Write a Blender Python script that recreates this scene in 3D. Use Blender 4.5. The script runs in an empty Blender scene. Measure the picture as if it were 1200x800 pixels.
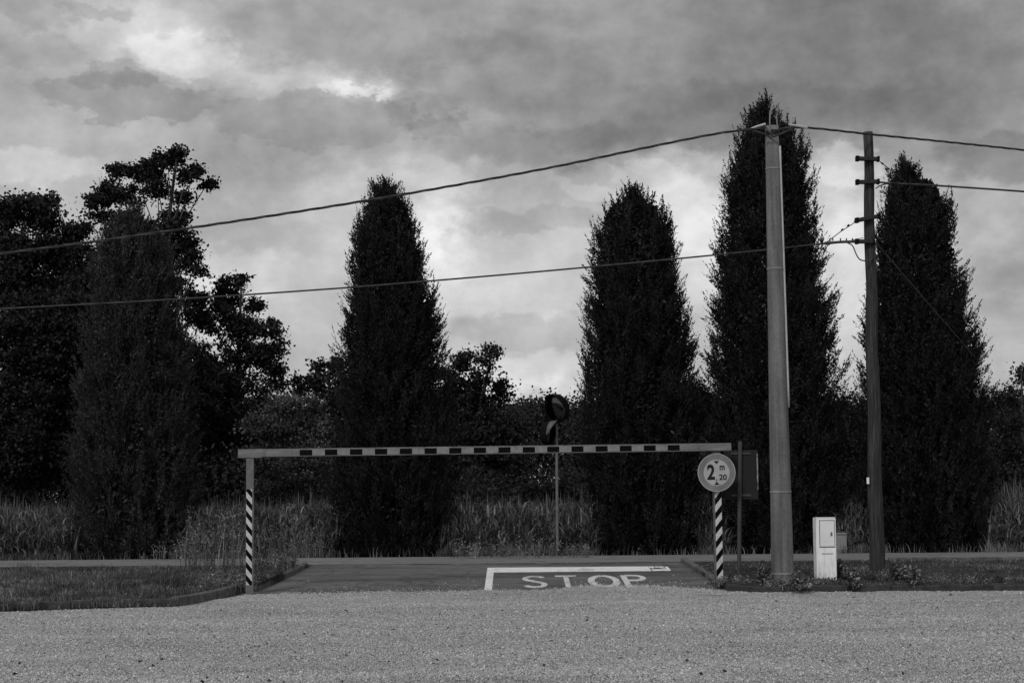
import bpy, math, random
import numpy as np
from mathutils import Matrix, Vector
from math import pi, sin, cos, radians

rng = np.random.default_rng(7)
random.seed(7)
S = bpy.context.scene
C = S.collection

# ------------------------------------------------------------------ camera
F = 2150.0                       # focal length in photo pixels (1200 wide)
EYE = 1.6
PITCH = math.atan(182 / F)
ROLL = 0.0085
cam_d = bpy.data.cameras.new('camera'); cam = bpy.data.objects.new('camera', cam_d); C.objects.link(cam)
RM = Matrix.Rotation(pi / 2 + PITCH, 4, 'X') @ Matrix.Rotation(-ROLL, 4, 'Z')
cam.matrix_world = Matrix.Translation((0, 0, EYE)) @ RM
cam_d.sensor_width = 36; cam_d.lens = 36 * F / 1200; cam_d.clip_start = 0.1; cam_d.clip_end = 3000
S.camera = cam
R3 = RM.to_3x3()

def ray(px, py):
    return R3 @ Vector(((px - 600) / F, -(py - 400) / F, -1))
def at(px, py, Y):
    d = ray(px, py); t = Y / d.y
    return Vector((d.x * t, Y, EYE + d.z * t))
RAMP0, RAMP1, RISE = 28.3, 35.0, 0.34
def g(y):
    """height of the ground: flat lot, short ramp up to the road, then flat"""
    t = np.clip((np.asarray(y, float) - RAMP0) / (RAMP1 - RAMP0), 0, 1)
    return RISE * (0.7 * t + 0.3 * t * t * (3 - 2 * t))
def gp(px, py, off=0.0):
    """the point of the ground seen at a pixel of the photograph"""
    d = ray(px, py); lo, hi = 3.0, 400.0
    for _ in range(60):
        m = (lo + hi) / 2
        if EYE + d.z / d.y * m > g(m) + off: lo = m
        else: hi = m
    return at(px, py, lo)

# ------------------------------------------------------------------ materials (the place is seen in black and white: all colours are greys)
def nodes(name):
    m = bpy.data.materials.new(name); m.use_nodes = True
    nt = m.node_tree; b = nt.nodes['Principled BSDF']
    return m, nt, b
def link(nt, a, b): nt.links.new(a, b)
def grey(v): return (v, v, v, 1)
def ramp(nt, fac, stops):
    r = nt.nodes.new('ShaderNodeValToRGB')
    el = r.color_ramp.elements
    while len(el) < len(stops): el.new(0.5)
    for e, (p, v) in zip(el, stops): e.position = p; e.color = grey(v)
    link(nt, fac, r.inputs[0]); return r.outputs[0]
def noise(nt, scale, detail=4, rough=0.55, coord='Object', stretch=None, dist=0.0):
    tc = nt.nodes.new('ShaderNodeTexCoord'); n = nt.nodes.new('ShaderNodeTexNoise')
    n.inputs['Scale'].default_value = scale; n.inputs['Detail'].default_value = detail
    n.inputs['Roughness'].default_value = rough; n.inputs['Distortion'].default_value = dist
    src = tc.outputs[coord]
    if stretch:
        mp = nt.nodes.new('ShaderNodeMapping'); mp.inputs['Scale'].default_value = stretch
        link(nt, src, mp.inputs[0]); src = mp.outputs[0]
    link(nt, src, n.inputs['Vector']); return n.outputs[0]
def mixc(nt, fac, a, b, mode='MIX'):
    m = nt.nodes.new('ShaderNodeMix'); m.data_type = 'RGBA'; m.blend_type = mode
    if isinstance(fac, (int, float)): m.inputs[0].default_value = fac
    else: link(nt, fac, m.inputs[0])
    for i, v in ((6, a), (7, b)):
        if isinstance(v, (int, float)): m.inputs[i].default_value = grey(v)
        else: link(nt, v, m.inputs[i])
    return m.outputs[2]
def mathn(nt, op, a, b=0.0, c=None, clamp=False):
    m = nt.nodes.new('ShaderNodeMath'); m.operation = op; m.use_clamp = clamp
    for i, v in enumerate((a, b, c)):
        if v is None: continue
        if isinstance(v, (int, float)): m.inputs[i].default_value = v
        else: link(nt, v, m.inputs[i])
    return m.outputs[0]
def bump(nt, b, h, strength, dist):
    bp = nt.nodes.new('ShaderNodeBump'); bp.inputs['Strength'].default_value = strength
    bp.inputs['Distance'].default_value = dist; link(nt, h, bp.inputs['Height']); link(nt, bp.outputs[0], b.inputs['Normal'])

def mat_plain(name, lo, hi, scale=6, rough=0.7, metal=0.0, detail=6, stretch=None, bs=0.0):
    m, nt, b = nodes(name)
    n = noise(nt, scale, detail, 0.6, stretch=stretch)
    link(nt, ramp(nt, n, [(0.3, lo), (0.7, hi)]), b.inputs['Base Color'])
    b.inputs['Roughness'].default_value = rough; b.inputs['Metallic'].default_value = metal; b.inputs['Specular IOR Level'].default_value = 0.05 if rough > 0.75 else 0.15
    if bs: bump(nt, b, n, bs, 0.02)
    return m
def mat_leaf(name, lo, hi, trans=0.25, rough=0.7, spec=0.06, patch=(0.65, 1.25)):
    m, nt, b = nodes(name)
    gi = nt.nodes.new('ShaderNodeNewGeometry')
    col = ramp(nt, gi.outputs['Random Per Island'], [(0.0, lo), (0.75, (lo + hi) / 2), (1.0, hi)])
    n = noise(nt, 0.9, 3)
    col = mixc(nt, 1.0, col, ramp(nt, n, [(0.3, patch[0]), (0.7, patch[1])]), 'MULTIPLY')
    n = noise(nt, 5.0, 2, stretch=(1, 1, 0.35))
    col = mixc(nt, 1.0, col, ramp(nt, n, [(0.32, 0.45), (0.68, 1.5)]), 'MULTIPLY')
    link(nt, col, b.inputs['Base Color'])
    b.inputs['Roughness'].default_value = rough; b.inputs['Specular IOR Level'].default_value = spec
    tr = nt.nodes.new('ShaderNodeBsdfTranslucent'); link(nt, col, tr.inputs[0])
    mx = nt.nodes.new('ShaderNodeMixShader'); mx.inputs[0].default_value = trans
    link(nt, b.outputs[0], mx.inputs[1]); link(nt, tr.outputs[0], mx.inputs[2])
    link(nt, mx.outputs[0], nt.nodes['Material Output'].inputs[0])
    return m

M = {}
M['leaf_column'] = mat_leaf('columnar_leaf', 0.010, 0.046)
M['leaf_column_pale'] = mat_leaf('columnar_leaf_pale', 0.022, 0.085)  # same leaf in a paler grey, for one tree of the row
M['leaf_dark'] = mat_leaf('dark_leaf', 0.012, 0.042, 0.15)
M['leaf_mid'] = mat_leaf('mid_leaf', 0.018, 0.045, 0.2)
M['leaf_pale'] = mat_leaf('pale_leaf', 0.04, 0.13, 0.2)
M['leaf_shrub'] = mat_leaf('shrub_leaf', 0.02, 0.30, 0.2, 0.5, 0.3)
M['reed'] = mat_leaf('reed_blade', 0.035, 0.26, 0.35)
M['grass'] = mat_leaf('grass_blade', 0.04, 0.25, 0.3, patch=(0.35, 1.7))
M['weed'] = mat_leaf('weed_stalk', 0.06, 0.34, 0.3)
M['bark'] = mat_plain('bark', 0.03, 0.09, 9, 0.9, stretch=(1, 1, 0.2), bs=0.5)
M['bark_pale'] = mat_plain('pale_bark', 0.03, 0.085, 9, 0.9, stretch=(1, 1, 0.2), bs=0.5)
M['metal_post'] = mat_plain('galvanised_steel', 0.10, 0.15, 12, 0.5, 0.25)
m, nt, b = nodes('weathered_beam_metal')
c1 = ramp(nt, noise(nt, 5, 7, 0.7, stretch=(0.5, 1, 3)), [(0.3, 0.09), (0.55, 0.15), (0.7, 0.20)])
c2 = ramp(nt, noise(nt, 2.2, 6, 0.75, stretch=(2.5, 1, 0.6)), [(0.30, 0.45), (0.45, 1.0)])
link(nt, mixc(nt, 1.0, c1, c2, 'MULTIPLY'), b.inputs['Base Color']); b.inputs['Roughness'].default_value = 0.65; b.inputs['Specular IOR Level'].default_value = 0.15
M['beam'] = m
M['panel_back'] = mat_plain('dull_sign_back', 0.013, 0.022, 4, 0.7)
M['pale_edge'] = mat_plain('peeling_sign_edge', 0.03, 0.32, 9, 0.7)
M['black'] = mat_plain('black_paint', 0.006, 0.012, 10, 0.6)
M['white_line_tape'] = mat_plain('white_reflective', 0.30, 0.42, 18, 0.55)
M['cable'] = mat_plain('black_cable_sheath', 0.015, 0.06, 7, 0.5)
M['cable_pale'] = mat_plain('sunbleached_cable', 0.06, 0.13, 7, 0.55)
M['clamp'] = mat_plain('pale_clamp_metal', 0.3, 0.45, 10, 0.5, 0.2)
M['strap'] = mat_plain('dull_strap', 0.12, 0.24, 9, 0.5)
M['conduit'] = mat_plain('pale_plastic_conduit', 0.30, 0.42, 5, 0.5)
M['dark_iron'] = mat_plain('dark_iron', 0.015, 0.03, 12, 0.6, 0.3)
M['mirror_shell'] = mat_plain('dark_mirror_shell', 0.004, 0.008, 6, 0.8)
M['visor'] = mat_plain('mirror_visor', 0.06, 0.10, 6, 0.4)
M['cabinet'] = mat_plain('fibreglass_cabinet', 0.58, 0.68, 4, 0.5)
M['cabinet_seam'] = mat_plain('cabinet_seam', 0.10, 0.16, 10, 0.7)
M['grey_cabinet'] = mat_plain('grey_cabinet', 0.16, 0.20, 5, 0.6)
M['hub'] = mat_plain('tag_white', 0.6, 0.7, 5, 0.5)
m, nt, b = nodes('mirror_glass'); b.inputs['Base Color'].default_value = grey(0.085); b.inputs['Metallic'].default_value = 1.0; b.inputs['Roughness'].default_value = 0.12
M['mirror_glass'] = m

# cabinet with dirt splashed from the ground up
m, nt, b = nodes('cabinet_body')
tc = nt.nodes.new('ShaderNodeTexCoord'); sp = nt.nodes.new('ShaderNodeSeparateXYZ'); link(nt, tc.outputs['Object'], sp.inputs[0])
n = noise(nt, 9, 6, 0.65)
h = mathn(nt, 'ADD', sp.outputs[2], mathn(nt, 'MULTIPLY', mathn(nt, 'SUBTRACT', n, 0.5), 0.35))
link(nt, mixc(nt, 1.0, ramp(nt, h, [(0.0, 0.3), (0.14, 0.80)]), mixc(nt, 1.0, ramp(nt, noise(nt, 5, 5), [(0.3, 0.82), (0.7, 1.0)]), ramp(nt, noise(nt, 8, 6, 0.7, stretch=(4, 4, 0.25)), [(0.32, 0.72), (0.5, 1.0)]), 'MULTIPLY'), 'MULTIPLY'), b.inputs['Base Color'])
b.inputs['Roughness'].default_value = 0.5
M['cabinet_body'] = m

# concrete pole: vertical streaks
m, nt, b = nodes('pole_concrete')
n1 = noise(nt, 3, 6, 0.65, stretch=(3, 3, 0.16)); n2 = noise(nt, 22, 4, 0.65)
c1 = mixc(nt, 1.0, ramp(nt, n1, [(0.3, 0.07), (0.5, 0.13), (0.75, 0.19)]), ramp(nt, noise(nt, 1.3, 6, 0.7, stretch=(1, 1, 0.5)), [(0.3, 0.7), (0.6, 1.05)]), 'MULTIPLY')
link(nt, mixc(nt, 1.0, c1, ramp(nt, n2, [(0.3, 0.8), (0.7, 1.1)]), 'MULTIPLY'), b.inputs['Base Color'])
b.inputs['Roughness'].default_value = 0.9; b.inputs['Specular IOR Level'].default_value = 0.08; bump(nt, b, n2, 0.3, 0.01)
M['concrete_pole'] = m
m, nt, b = nodes('pole_wood')
n1 = noise(nt, 7, 6, 0.65, stretch=(5, 5, 0.22)); n2 = noise(nt, 40, 3, 0.6, stretch=(3, 3, 0.15))
link(nt, mixc(nt, 1.0, ramp(nt, n1, [(0.3, 0.018), (0.5, 0.04), (0.72, 0.085)]), ramp(nt, n2, [(0.3, 0.6), (0.7, 1.2)]), 'MULTIPLY'), b.inputs['Base Color'])
b.inputs['Roughness'].default_value = 0.9; b.inputs['Specular IOR Level'].default_value = 0.05; bump(nt, b, n2, 0.6, 0.02)
M['wood_pole'] = m

# gravel bed and loose stones
def gravel_tone(nt):
    a = ramp(nt, noise(nt, 0.35, 5, 0.6, stretch=(0.6, 1.6, 1)), [(0.3, 0.86), (0.7, 1.12)])
    b = ramp(nt, noise(nt, 0.9, 3, 0.5, stretch=(0.5, 1.0, 1), dist=1.2), [(0.35, 0.94), (0.6, 1.04)])
    c = ramp(nt, noise(nt, 1.4, 6, 0.7), [(0.28, 0.7), (0.40, 1.0)])
    return mixc(nt, 1.0, mixc(nt, 1.0, a, b, 'MULTIPLY'), c, 'MULTIPLY')
m, nt, b = nodes('gravel_bed')
tc = nt.nodes.new('ShaderNodeTexCoord')
v = nt.nodes.new('ShaderNodeTexVoronoi'); v.inputs['Scale'].default_value = 48
mp = nt.nodes.new('ShaderNodeMapping'); link(nt, tc.outputs['Object'], mp.inputs[0]); link(nt, mp.outputs[0], v.inputs['Vector'])
sx = nt.nodes.new('ShaderNodeSeparateColor'); link(nt, v.outputs['Color'], sx.inputs[0])
c1 = ramp(nt, sx.outputs[0], [(0.0, 0.14), (0.5, 0.29), (1.0, 0.44)])
c2 = gravel_tone(nt)
c3 = ramp(nt, noise(nt, 5, 4, 0.7), [(0.3, 0.8), (0.7, 1.15)])
link(nt, mixc(nt, 1.0, mixc(nt, 1.0, c1, c2, 'MULTIPLY'), c3, 'MULTIPLY'), b.inputs['Base Color'])
b.inputs['Roughness'].default_value = 0.95; b.inputs['Specular IOR Level'].default_value = 0.05
bump(nt, b, v.outputs['Distance'], 0.9, 0.02)
M['gravel'] = m
m, nt, b = nodes('gravel_stone')
gi = nt.nodes.new('ShaderNodeNewGeometry')
c1 = ramp(nt, gi.outputs['Random Per Island'], [(0.0, 0.06), (0.25, 0.25), (0.8, 0.38), (1.0, 0.56)])
link(nt, mixc(nt, 1.0, c1, gravel_tone(nt), 'MULTIPLY'), b.inputs['Base Color'])
b.inputs['Roughness'].default_value = 0.95; b.inputs['Specular IOR Level'].default_value = 0.05
M['stone'] = m

def mat_asphalt(name, lo, hi, patch):
    m, nt, b = nodes(name)
    n1 = noise(nt, 60, 3, 0.7); n2 = noise(nt, 0.8, 5, 0.6, stretch=(0.4, 1.5, 1)); n3 = noise(nt, 3.5, 5, 0.7)
    c = ramp(nt, n1, [(0.3, lo), (0.7, hi)])
    c = mixc(nt, 1.0, c, ramp(nt, n2, [(0.35, 1 - patch), (0.65, 1 + patch)]), 'MULTIPLY')
    c = mixc(nt, 1.0, c, ramp(nt, n3, [(0.3, 0.8), (0.7, 1.15)]), 'MULTIPLY')
    tcv = nt.nodes.new('ShaderNodeTexCoord'); wn = nt.nodes.new('ShaderNodeTexNoise'); wn.inputs['Scale'].default_value = 1.7; wn.inputs['Detail'].default_value = 6; link(nt, tcv.outputs['Object'], wn.inputs['Vector'])
    va = nt.nodes.new('ShaderNodeVectorMath'); va.operation = 'ADD'; link(nt, tcv.outputs['Object'], va.inputs[0]); link(nt, wn.outputs['Color'], va.inputs[1])
    vo = nt.nodes.new('ShaderNodeTexVoronoi'); vo.feature = 'DISTANCE_TO_EDGE'; vo.inputs['Scale'].default_value = 0.55; link(nt, va.outputs[0], vo.inputs['Vector'])
    c = mixc(nt, 1.0, c, ramp(nt, vo.outputs[0], [(0.004, 0.6), (0.014, 1.0)]), 'MULTIPLY')
    link(nt, c, b.inputs['Base Color']); b.inputs['Roughness'].default_value = 0.9; b.inputs['Specular IOR Level'].default_value = 0.1
    bump(nt, b, n1, 0.4, 0.01); return m
M['asphalt'] = mat_asphalt('driveway_asphalt', 0.065, 0.125, 0.3)
M['road'] = mat_asphalt('road_asphalt', 0.12, 0.18, 0.15)
M['soil'] = mat_plain('dark_soil', 0.012, 0.05, 5, 0.95, bs=0.6)
M['ground'] = mat_plain('field_soil', 0.015, 0.04, 1.5, 0.95, bs=0.4)
M['mossy'] = mat_plain('mossy_kerb', 0.02, 0.085, 5, 0.9, bs=0.6)
M['kerb'] = mat_plain('old_kerb_concrete', 0.05, 0.14, 7, 0.9, bs=0.5)
# road paint, worn through to the asphalt in patches
def mat_paint(name, val, wear):
    m, nt, b = nodes(name)
    n1 = noise(nt, 8, 8, 0.75); n2 = noise(nt, 1.3, 3, 0.6)
    k = mathn(nt, 'ADD', mathn(nt, 'MULTIPLY', n1, 0.6), mathn(nt, 'MULTIPLY', n2, 0.4))
    f = ramp(nt, k, [(wear - 0.05, 0.0), (wear + 0.06, 1.0)])
    link(nt, mixc(nt, f, 0.07, ramp(nt, n1, [(0.3, val * 0.85), (0.7, val * 1.1)])), b.inputs['Base Color'])
    b.inputs['Roughness'].default_value = 0.8; b.inputs['Specular IOR Level'].default_value = 0.1; return m
M['paint'] = mat_paint('road_paint', 0.60, 0.40)
M['paint_letters'] = mat_paint('lettering_paint', 0.50, 0.42)
M['paint_worn'] = mat_paint('worn_road_paint', 0.30, 0.56)

def mat_stripes(name, slope, period, phase, dark, light):
    """diagonal or straight painted bands along the object's own z (slope in z per x)"""
    m, nt, b = nodes(name)
    tc = nt.nodes.new('ShaderNodeTexCoord'); sp = nt.nodes.new('ShaderNodeSeparateXYZ'); link(nt, tc.outputs['Object'], sp.inputs[0])
    if slope is None: k = sp.outputs[0]
    else: k = mathn(nt, 'ADD', sp.outputs[2], mathn(nt, 'MULTIPLY', sp.outputs[0], slope))
    fr = mathn(nt, 'FRACT', mathn(nt, 'ADD', mathn(nt, 'DIVIDE', k, period), phase))
    f = mathn(nt, 'GREATER_THAN', fr, 0.5)
    n = noise(nt, 14, 6, 0.7)
    col = mixc(nt, f, dark, ramp(nt, n, [(0.3, light * 0.75), (0.7, light * 1.1)]))
    col = mixc(nt, 1.0, col, ramp(nt, noise(nt, 4, 7, 0.75), [(0.32, 0.55), (0.5, 1.0)]), 'MULTIPLY')
    col = mixc(nt, ramp(nt, noise(nt, 26, 5, 0.7), [(0.66, 0.0), (0.70, 1.0)]), col, 0.11)
    link(nt, col, b.inputs['Base Color']); b.inputs['Roughness'].default_value = 0.6; b.inputs['Specular IOR Level'].default_value = 0.08
    return m

# ------------------------------------------------------------------ mesh helpers
def obj(name, verts, faces, material, parent=None, smooth=False):
    me = bpy.data.meshes.new(name); me.from_pydata([tuple(v) for v in verts], [], faces); me.update()
    if smooth: me.polygons.foreach_set('use_smooth', [True] * len(me.polygons))
    me.materials.append(material)
    o = bpy.data.objects.new(name, me); C.objects.link(o)
    if parent: o.parent = parent
    return o
def obj_np(name, V, k, material, parent=None, faces=None):
    """V: all vertices; k: vertices per face (faces follow the vertex order) or an explicit (n,k) face array"""
    V = np.asarray(V, np.float32).reshape(-1, 3)
    if faces is None: faces = np.arange(len(V), dtype=np.int32).reshape(-1, k)
    faces = np.asarray(faces, np.int32); n, k = faces.shape
    me = bpy.data.meshes.new(name)
    me.vertices.add(len(V)); me.vertices.foreach_set('co', V.ravel())
    me.loops.add(n * k); me.loops.foreach_set('vertex_index', faces.ravel())
    me.polygons.add(n); me.polygons.foreach_set('loop_start', np.arange(0, n * k, k, dtype=np.int32))
    me.update(calc_edges=True)
    me.materials.append(material)
    o = bpy.data.objects.new(name, me); C.objects.link(o)
    if parent: o.parent = parent
    return o
def tag(o, label=None, cat=None, group=None, kind=None):
    if label: o['label'] = label
    if cat: o['category'] = cat
    if group: o['group'] = group
    if kind: o['kind'] = kind
    return o
def empty(name, loc, rz=0.0):
    o = bpy.data.objects.new(name, None); C.objects.link(o); o.location = loc; o.rotation_euler = (0, 0, rz); o.empty_display_size = 0.2
    return o
class MB:
    def __init__(s): s.v, s.f = [], []
    def add(s, v, f):
        k = len(s.v); s.v += [Vector(p) for p in v]; s.f += [tuple(i + k for i in q) for q in f]; return s
    def box(s, x0, x1, y0, y1, z0, z1, bev=0.0):
        if bev <= 0:
            v = [(x, y, z) for z in (z0, z1) for y in (y0, y1) for x in (x0, x1)]
            return s.add(v, [(0, 2, 3, 1), (4, 5, 7, 6), (0, 1, 5, 4), (2, 6, 7, 3), (0, 4, 6, 2), (1, 3, 7, 5)])
        import bmesh
        bm = bmesh.new(); bmesh.ops.create_cube(bm, size=1)
        for w in bm.verts: w.co = Vector(((x0 + x1) / 2 + w.co.x * (x1 - x0), (y0 + y1) / 2 + w.co.y * (y1 - y0), (z0 + z1) / 2 + w.co.z * (z1 - z0)))
        bmesh.ops.bevel(bm, geom=bm.edges[:], offset=bev, segments=2, affect='EDGES', profile=0.5)
        bm.verts.index_update()
        s.add([w.co.copy() for w in bm.verts], [tuple(w.index for w in f.verts) for f in bm.faces]); bm.free(); return s
    def tube(s, pts, rad, n=8, caps=True):
        pts = [Vector(p) for p in pts]; m = len(pts)
        if isinstance(rad, (int, float)): rad = [rad] * m
        k = len(s.v); up = None
        for i, p in enumerate(pts):
            t = (pts[min(i + 1, m - 1)] - pts[max(i - 1, 0)]).normalized()
            if up is None:
                up = Vector((0, 0, 1)) if abs(t.z) < 0.9 else Vector((1, 0, 0))
            a = t.cross(up).normalized(); bb = a.cross(t).normalized(); up = bb
            for j in range(n):
                w = 2 * pi * j / n; s.v.append(p + (a * cos(w) + bb * sin(w)) * rad[i])
        for i in range(m - 1):
            for j in range(n):
                s.f.append((k + i * n + j, k + i * n + (j + 1) % n, k + (i + 1) * n + (j + 1) % n, k + (i + 1) * n + j))
        if caps:
            s.f.append(tuple(k + j for j in range(n))[::-1]); s.f.append(tuple(k + (m - 1) * n + j for j in range(n)))
        return s
    def lathe(s, prof, mat4, n=32):
        """prof: (r, z) list revolved about local z, placed by mat4"""
        k = len(s.v)
        for r, z in prof:
            for j in range(n):
                w = 2 * pi * j / n; s.v.append(mat4 @ Vector((r * cos(w), r * sin(w), z)))
        for i in range(len(prof) - 1):
            for j in range(n):
                s.f.append((k + i * n + j, k + i * n + (j + 1) % n, k + (i + 1) * n + (j + 1) % n, k + (i + 1) * n + j))
        return s
    def build(s, name, material, parent=None, smooth=False): return obj(name, s.v, s.f, material, parent, smooth)

def unit(a): return a / np.maximum(np.linalg.norm(a, axis=-1, keepdims=True), 1e-9)
def leaves(P, D, L, W):
    """diamond leaves: P base points, D axes, L lengths, W widths -> (n*4,3) vertices"""
    n = len(P); D = unit(D)
    side = unit(np.cross(D, rng.normal(size=(n, 3))))
    nor = np.cross(D, side)
    L = np.broadcast_to(L, n)[:, None]; W = np.broadcast_to(W, n)[:, None]
    a = P; c = P + D * L
    bq = P + D * L * 0.45 + side * W * 0.5 + nor * W * 0.18
    d = P + D * L * 0.45 - side * W * 0.5 + nor * W * 0.18
    return np.stack([a, bq, c, d], 1).reshape(-1, 3)
def blades(P, H, W, lean, segs=3, droop=0.5):
    """grass or reed blades: strips of quads ending in a narrow tip"""
    n = len(P); az = rng.uniform(0, 2 * pi, n); dirv = np.stack([np.cos(az), np.sin(az), 0 * az], 1)
    face = rng.uniform(0, 2 * pi, n); side = np.stack([np.cos(face), np.sin(face), 0 * face], 1)
    V = []
    for i in range(segs + 1):
        t = i / segs
        c = P + dirv * (lean * H * t ** 2)[:, None]
        c[:, 2] = P[:, 2] + H * (t - droop * np.minimum(lean, 0.9) * t ** 3)
        w = (W * (1 - t) ** 0.7 + W * 0.06)[:, None] * 0.5
        V.append(c - side * w); V.append(c + side * w)
    V = np.stack(V, 1)
    q = [[2 * i, 2 * i + 1, 2 * i + 3, 2 * i + 2] for i in range(segs)]
    Fq = (np.arange(n)[:, None, None] * (2 * segs + 2) + np.array(q)[None]).reshape(-1, 4)
    return V.reshape(-1, 3), Fq
def loft(name, xs, y0, y1, zf, rows, material, skirt=0.0, power=1.0):
    """sheet between two curves y0(x), y1(x) following the ground, with an optional side skirt downwards"""
    nx = len(xs); V = []
    for i, x in enumerate(xs):
        for j in range(rows + 1):
            t = (j / rows) ** power; y = y0[i] + (y1[i] - y0[i]) * t
            V.append((x, y, float(zf(x, y))))
    Fq = [(i * (rows + 1) + j, (i + 1) * (rows + 1) + j, (i + 1) * (rows + 1) + j + 1, i * (rows + 1) + j + 1) for i in range(nx - 1) for j in range(rows)]
    if skirt:
        ring = [i * (rows + 1) for i in range(nx)] + [(nx - 1) * (rows + 1) + j for j in range(1, rows + 1)] + [i * (rows + 1) + rows for i in range(nx - 2, -1, -1)] + [j for j in range(rows - 1, 0, -1)]
        k = len(V); V += [(V[i][0], V[i][1], V[i][2] - skirt) for i in ring]
        for a in range(len(ring)):
            c = (a + 1) % len(ring); Fq.append((ring[a], k + a, k + c, ring[c]))
    return obj(name, V, Fq, material)

def wob(x, y, s=1.0):
    return (math.sin(x * 1.7 * s + 1.3 * y * s) + math.sin(x * 3.9 * s - 2.1 * y * s + 1) * 0.6 + math.sin(2.9 * y * s + 0.7 * x * s) * 0.7) / 2.3

# ------------------------------------------------------------------ setting
xs = [-500, -120] + list(np.linspace(-40, 40, 21)) + [120, 500]
loft('ground', xs, [-200] * len(xs), [1500] * len(xs), lambda x, y: -0.05 + float(g(y)), 400, M['ground'], power=2.2)['kind'] = 'structure'
# the far part needs only a coarse sheet, the ramp a fine one: driveway and road carry the shape
ROAD0, ROAD1 = 35.2, 39.3
xs = list(np.linspace(-40, 40, 41))
tag(loft('driveway', list(np.linspace(-6.5, 6.5, 27)), [26] * 27, [ROAD0] * 27, lambda x, y: float(g(y)) + 0.0, 40, M['asphalt']), 'dark patched asphalt driveway between the two grass verges', None, None, 'structure')
tag(loft('road', xs, [ROAD0 - 0.02] * 41, [ROAD1] * 41, lambda x, y: float(g(y)) + 0.006, 8, M['road']), 'pale asphalt road running across behind the height barrier', None, None, 'structure')

def curve_pts(px_list, off=0.0):
    p = [gp(*q, off) for q in px_list]; return np.array([v.x for v in p]), np.array([v.y for v in p])
# gravel edge traced on the ground
gx, gy = curve_pts([(-60, 720.3), (0, 717.3), (100, 713.8), (200, 710.8), (250, 703.5), (292, 697.5), (350, 695.5), (420, 694.5), (480, 693.5), (540, 693), (580, 692.5), (620, 692),
                    (655, 690.5), (685, 686.5), (740, 685.5), (775, 687), (800, 689.5), (830, 690.5), (850, 692.5), (900, 694.3), (1000, 693.3), (1200, 692.3), (1260, 692.3)])
gxs = np.linspace(gx[0] - 0.1, gx[-1] + 0.1, 500)
gys = np.interp(gxs, gx, gy)
gys = gys + np.array([0.10 * wob(x * 2.2, 3.0) + 0.07 * wob(x * 7, 1.0) for x in gxs]) + rng.uniform(-0.05, 0.05, len(gxs))
xs2 = [-60, -30] + list(gxs) + [30, 60]; ys2 = [gys[0]] * 2 + list(gys) + [gys[-1]] * 2
tag(loft('gravel_lot', xs2, [-60] * len(xs2), ys2, lambda x, y: float(g(y)) + 0.008 + 0.010 * wob(x, y, 0.7), 60, M['gravel'], skirt=0.03, power=0.6), 'pale gravel parking lot in front of the barrier', None, None, 'structure')
# loose stones lying over the lot: one mass
n = 260000
d = 13.5 * (31.6 / 13.5) ** rng.uniform(0, 1, n) ** 0.9
X = rng.uniform(-1, 1, n) * (d * 0.30 + 0.4)
ed = np.interp(X, gxs, gys)
sc = np.where(rng.uniform(0, 1, n) < 0.012, rng.uniform(.012, .024, n), np.clip(rng.normal(0.0078, 0.003, n), 0.0035, 0.02))
spill = rng.uniform(0, 1, n) < 0.03
d = np.where(spill, ed - 0.15 + np.abs(rng.normal(0, 0.2, n)) * np.where(rng.uniform(0, 1, n) < .2, 4, 1), d)
keep = (d < ed + 0.02) | (spill & (X > -3.8) & (X < 3.4))
X, d, sc, ed, spill, n = X[keep], d[keep], sc[keep], ed[keep], spill[keep], int(keep.sum())
octa = np.array([(1, 0, 0), (0, 1, 0), (-1, 0, 0), (0, -1, 0), (0, 0, .8), (0, 0, -.8)], float)
of = np.array([(0, 1, 4), (1, 2, 4), (2, 3, 4), (3, 0, 4), (1, 0, 5), (2, 1, 5), (3, 2, 5), (0, 3, 5)])
V = octa[None] * sc[:, None, None] * rng.uniform(0.6, 1.35, (n, 6, 1))
a = rng.uniform(0, 2 * pi, n); ca, sa = np.cos(a)[:, None], np.sin(a)[:, None]
V = np.stack([V[..., 0] * ca - V[..., 1] * sa, V[..., 0] * sa + V[..., 1] * ca, V[..., 2]], -1)
V[..., 2] += V[..., 0] * rng.uniform(-.5, .5, (n, 1))
zz = g(d) + 0.009 + 0.010 * (np.sin(X * 1.19 + .91 * d) + np.sin(X * 2.73 - 1.47 * d + 1) * .6 + np.sin(2.03 * d + .49 * X) * .7) / 2.3
V += np.stack([X, d, np.where(spill & (d > ed), g(d) + 0.006, zz)], 1)[:, None]
tag(obj_np('loose_gravel', V.reshape(-1, 3), 3, M['stone'], faces=(np.arange(n)[:, None, None] * 6 + of[None]).reshape(-1, 3)), 'loose pale stones scattered over the gravel lot', None, None, 'stuff')

# verges (raised islands either side of the driveway)
lx, ly = curve_pts([(-60, 720), (0, 717), (100, 713.5), (207, 711), (235, 707), (262, 701), (284, 694.5), (301, 693), (322, 684), (340, 675), (354, 667.5), (361, 664)]); ly = ly + 0.085
vx = np.linspace(lx[0], lx[-1], 120); vy = np.interp(vx, lx, ly)
VZ = 0.11
def vtaper(y): return float(np.clip((ROAD0 - 0.05 - y) / 3.0, 0.12, 1))
tag(loft('verge', [-40, -20] + list(vx), [ly[0]] * 2 + list(np.minimum(vy, ROAD0 - 0.15)), [ROAD0 - 0.05] * 122, lambda x, y: float(g(y)) + VZ * vtaper(y) + 0.03 * wob(x, y) * vtaper(y), 24, M['soil'], skirt=0.12), None, None, None, 'structure')
rx, ry = curve_pts([(798, 659), (812, 667.5), (828, 677.5), (843, 688), (853, 691.5), (880, 694), (920, 694), (1000, 693), (1100, 692.5), (1200, 692), (1270, 692)]); ry = ry + 0.085
wx = np.linspace(rx[0], rx[-1], 140); wy = np.interp(wx, rx, ry)
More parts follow.
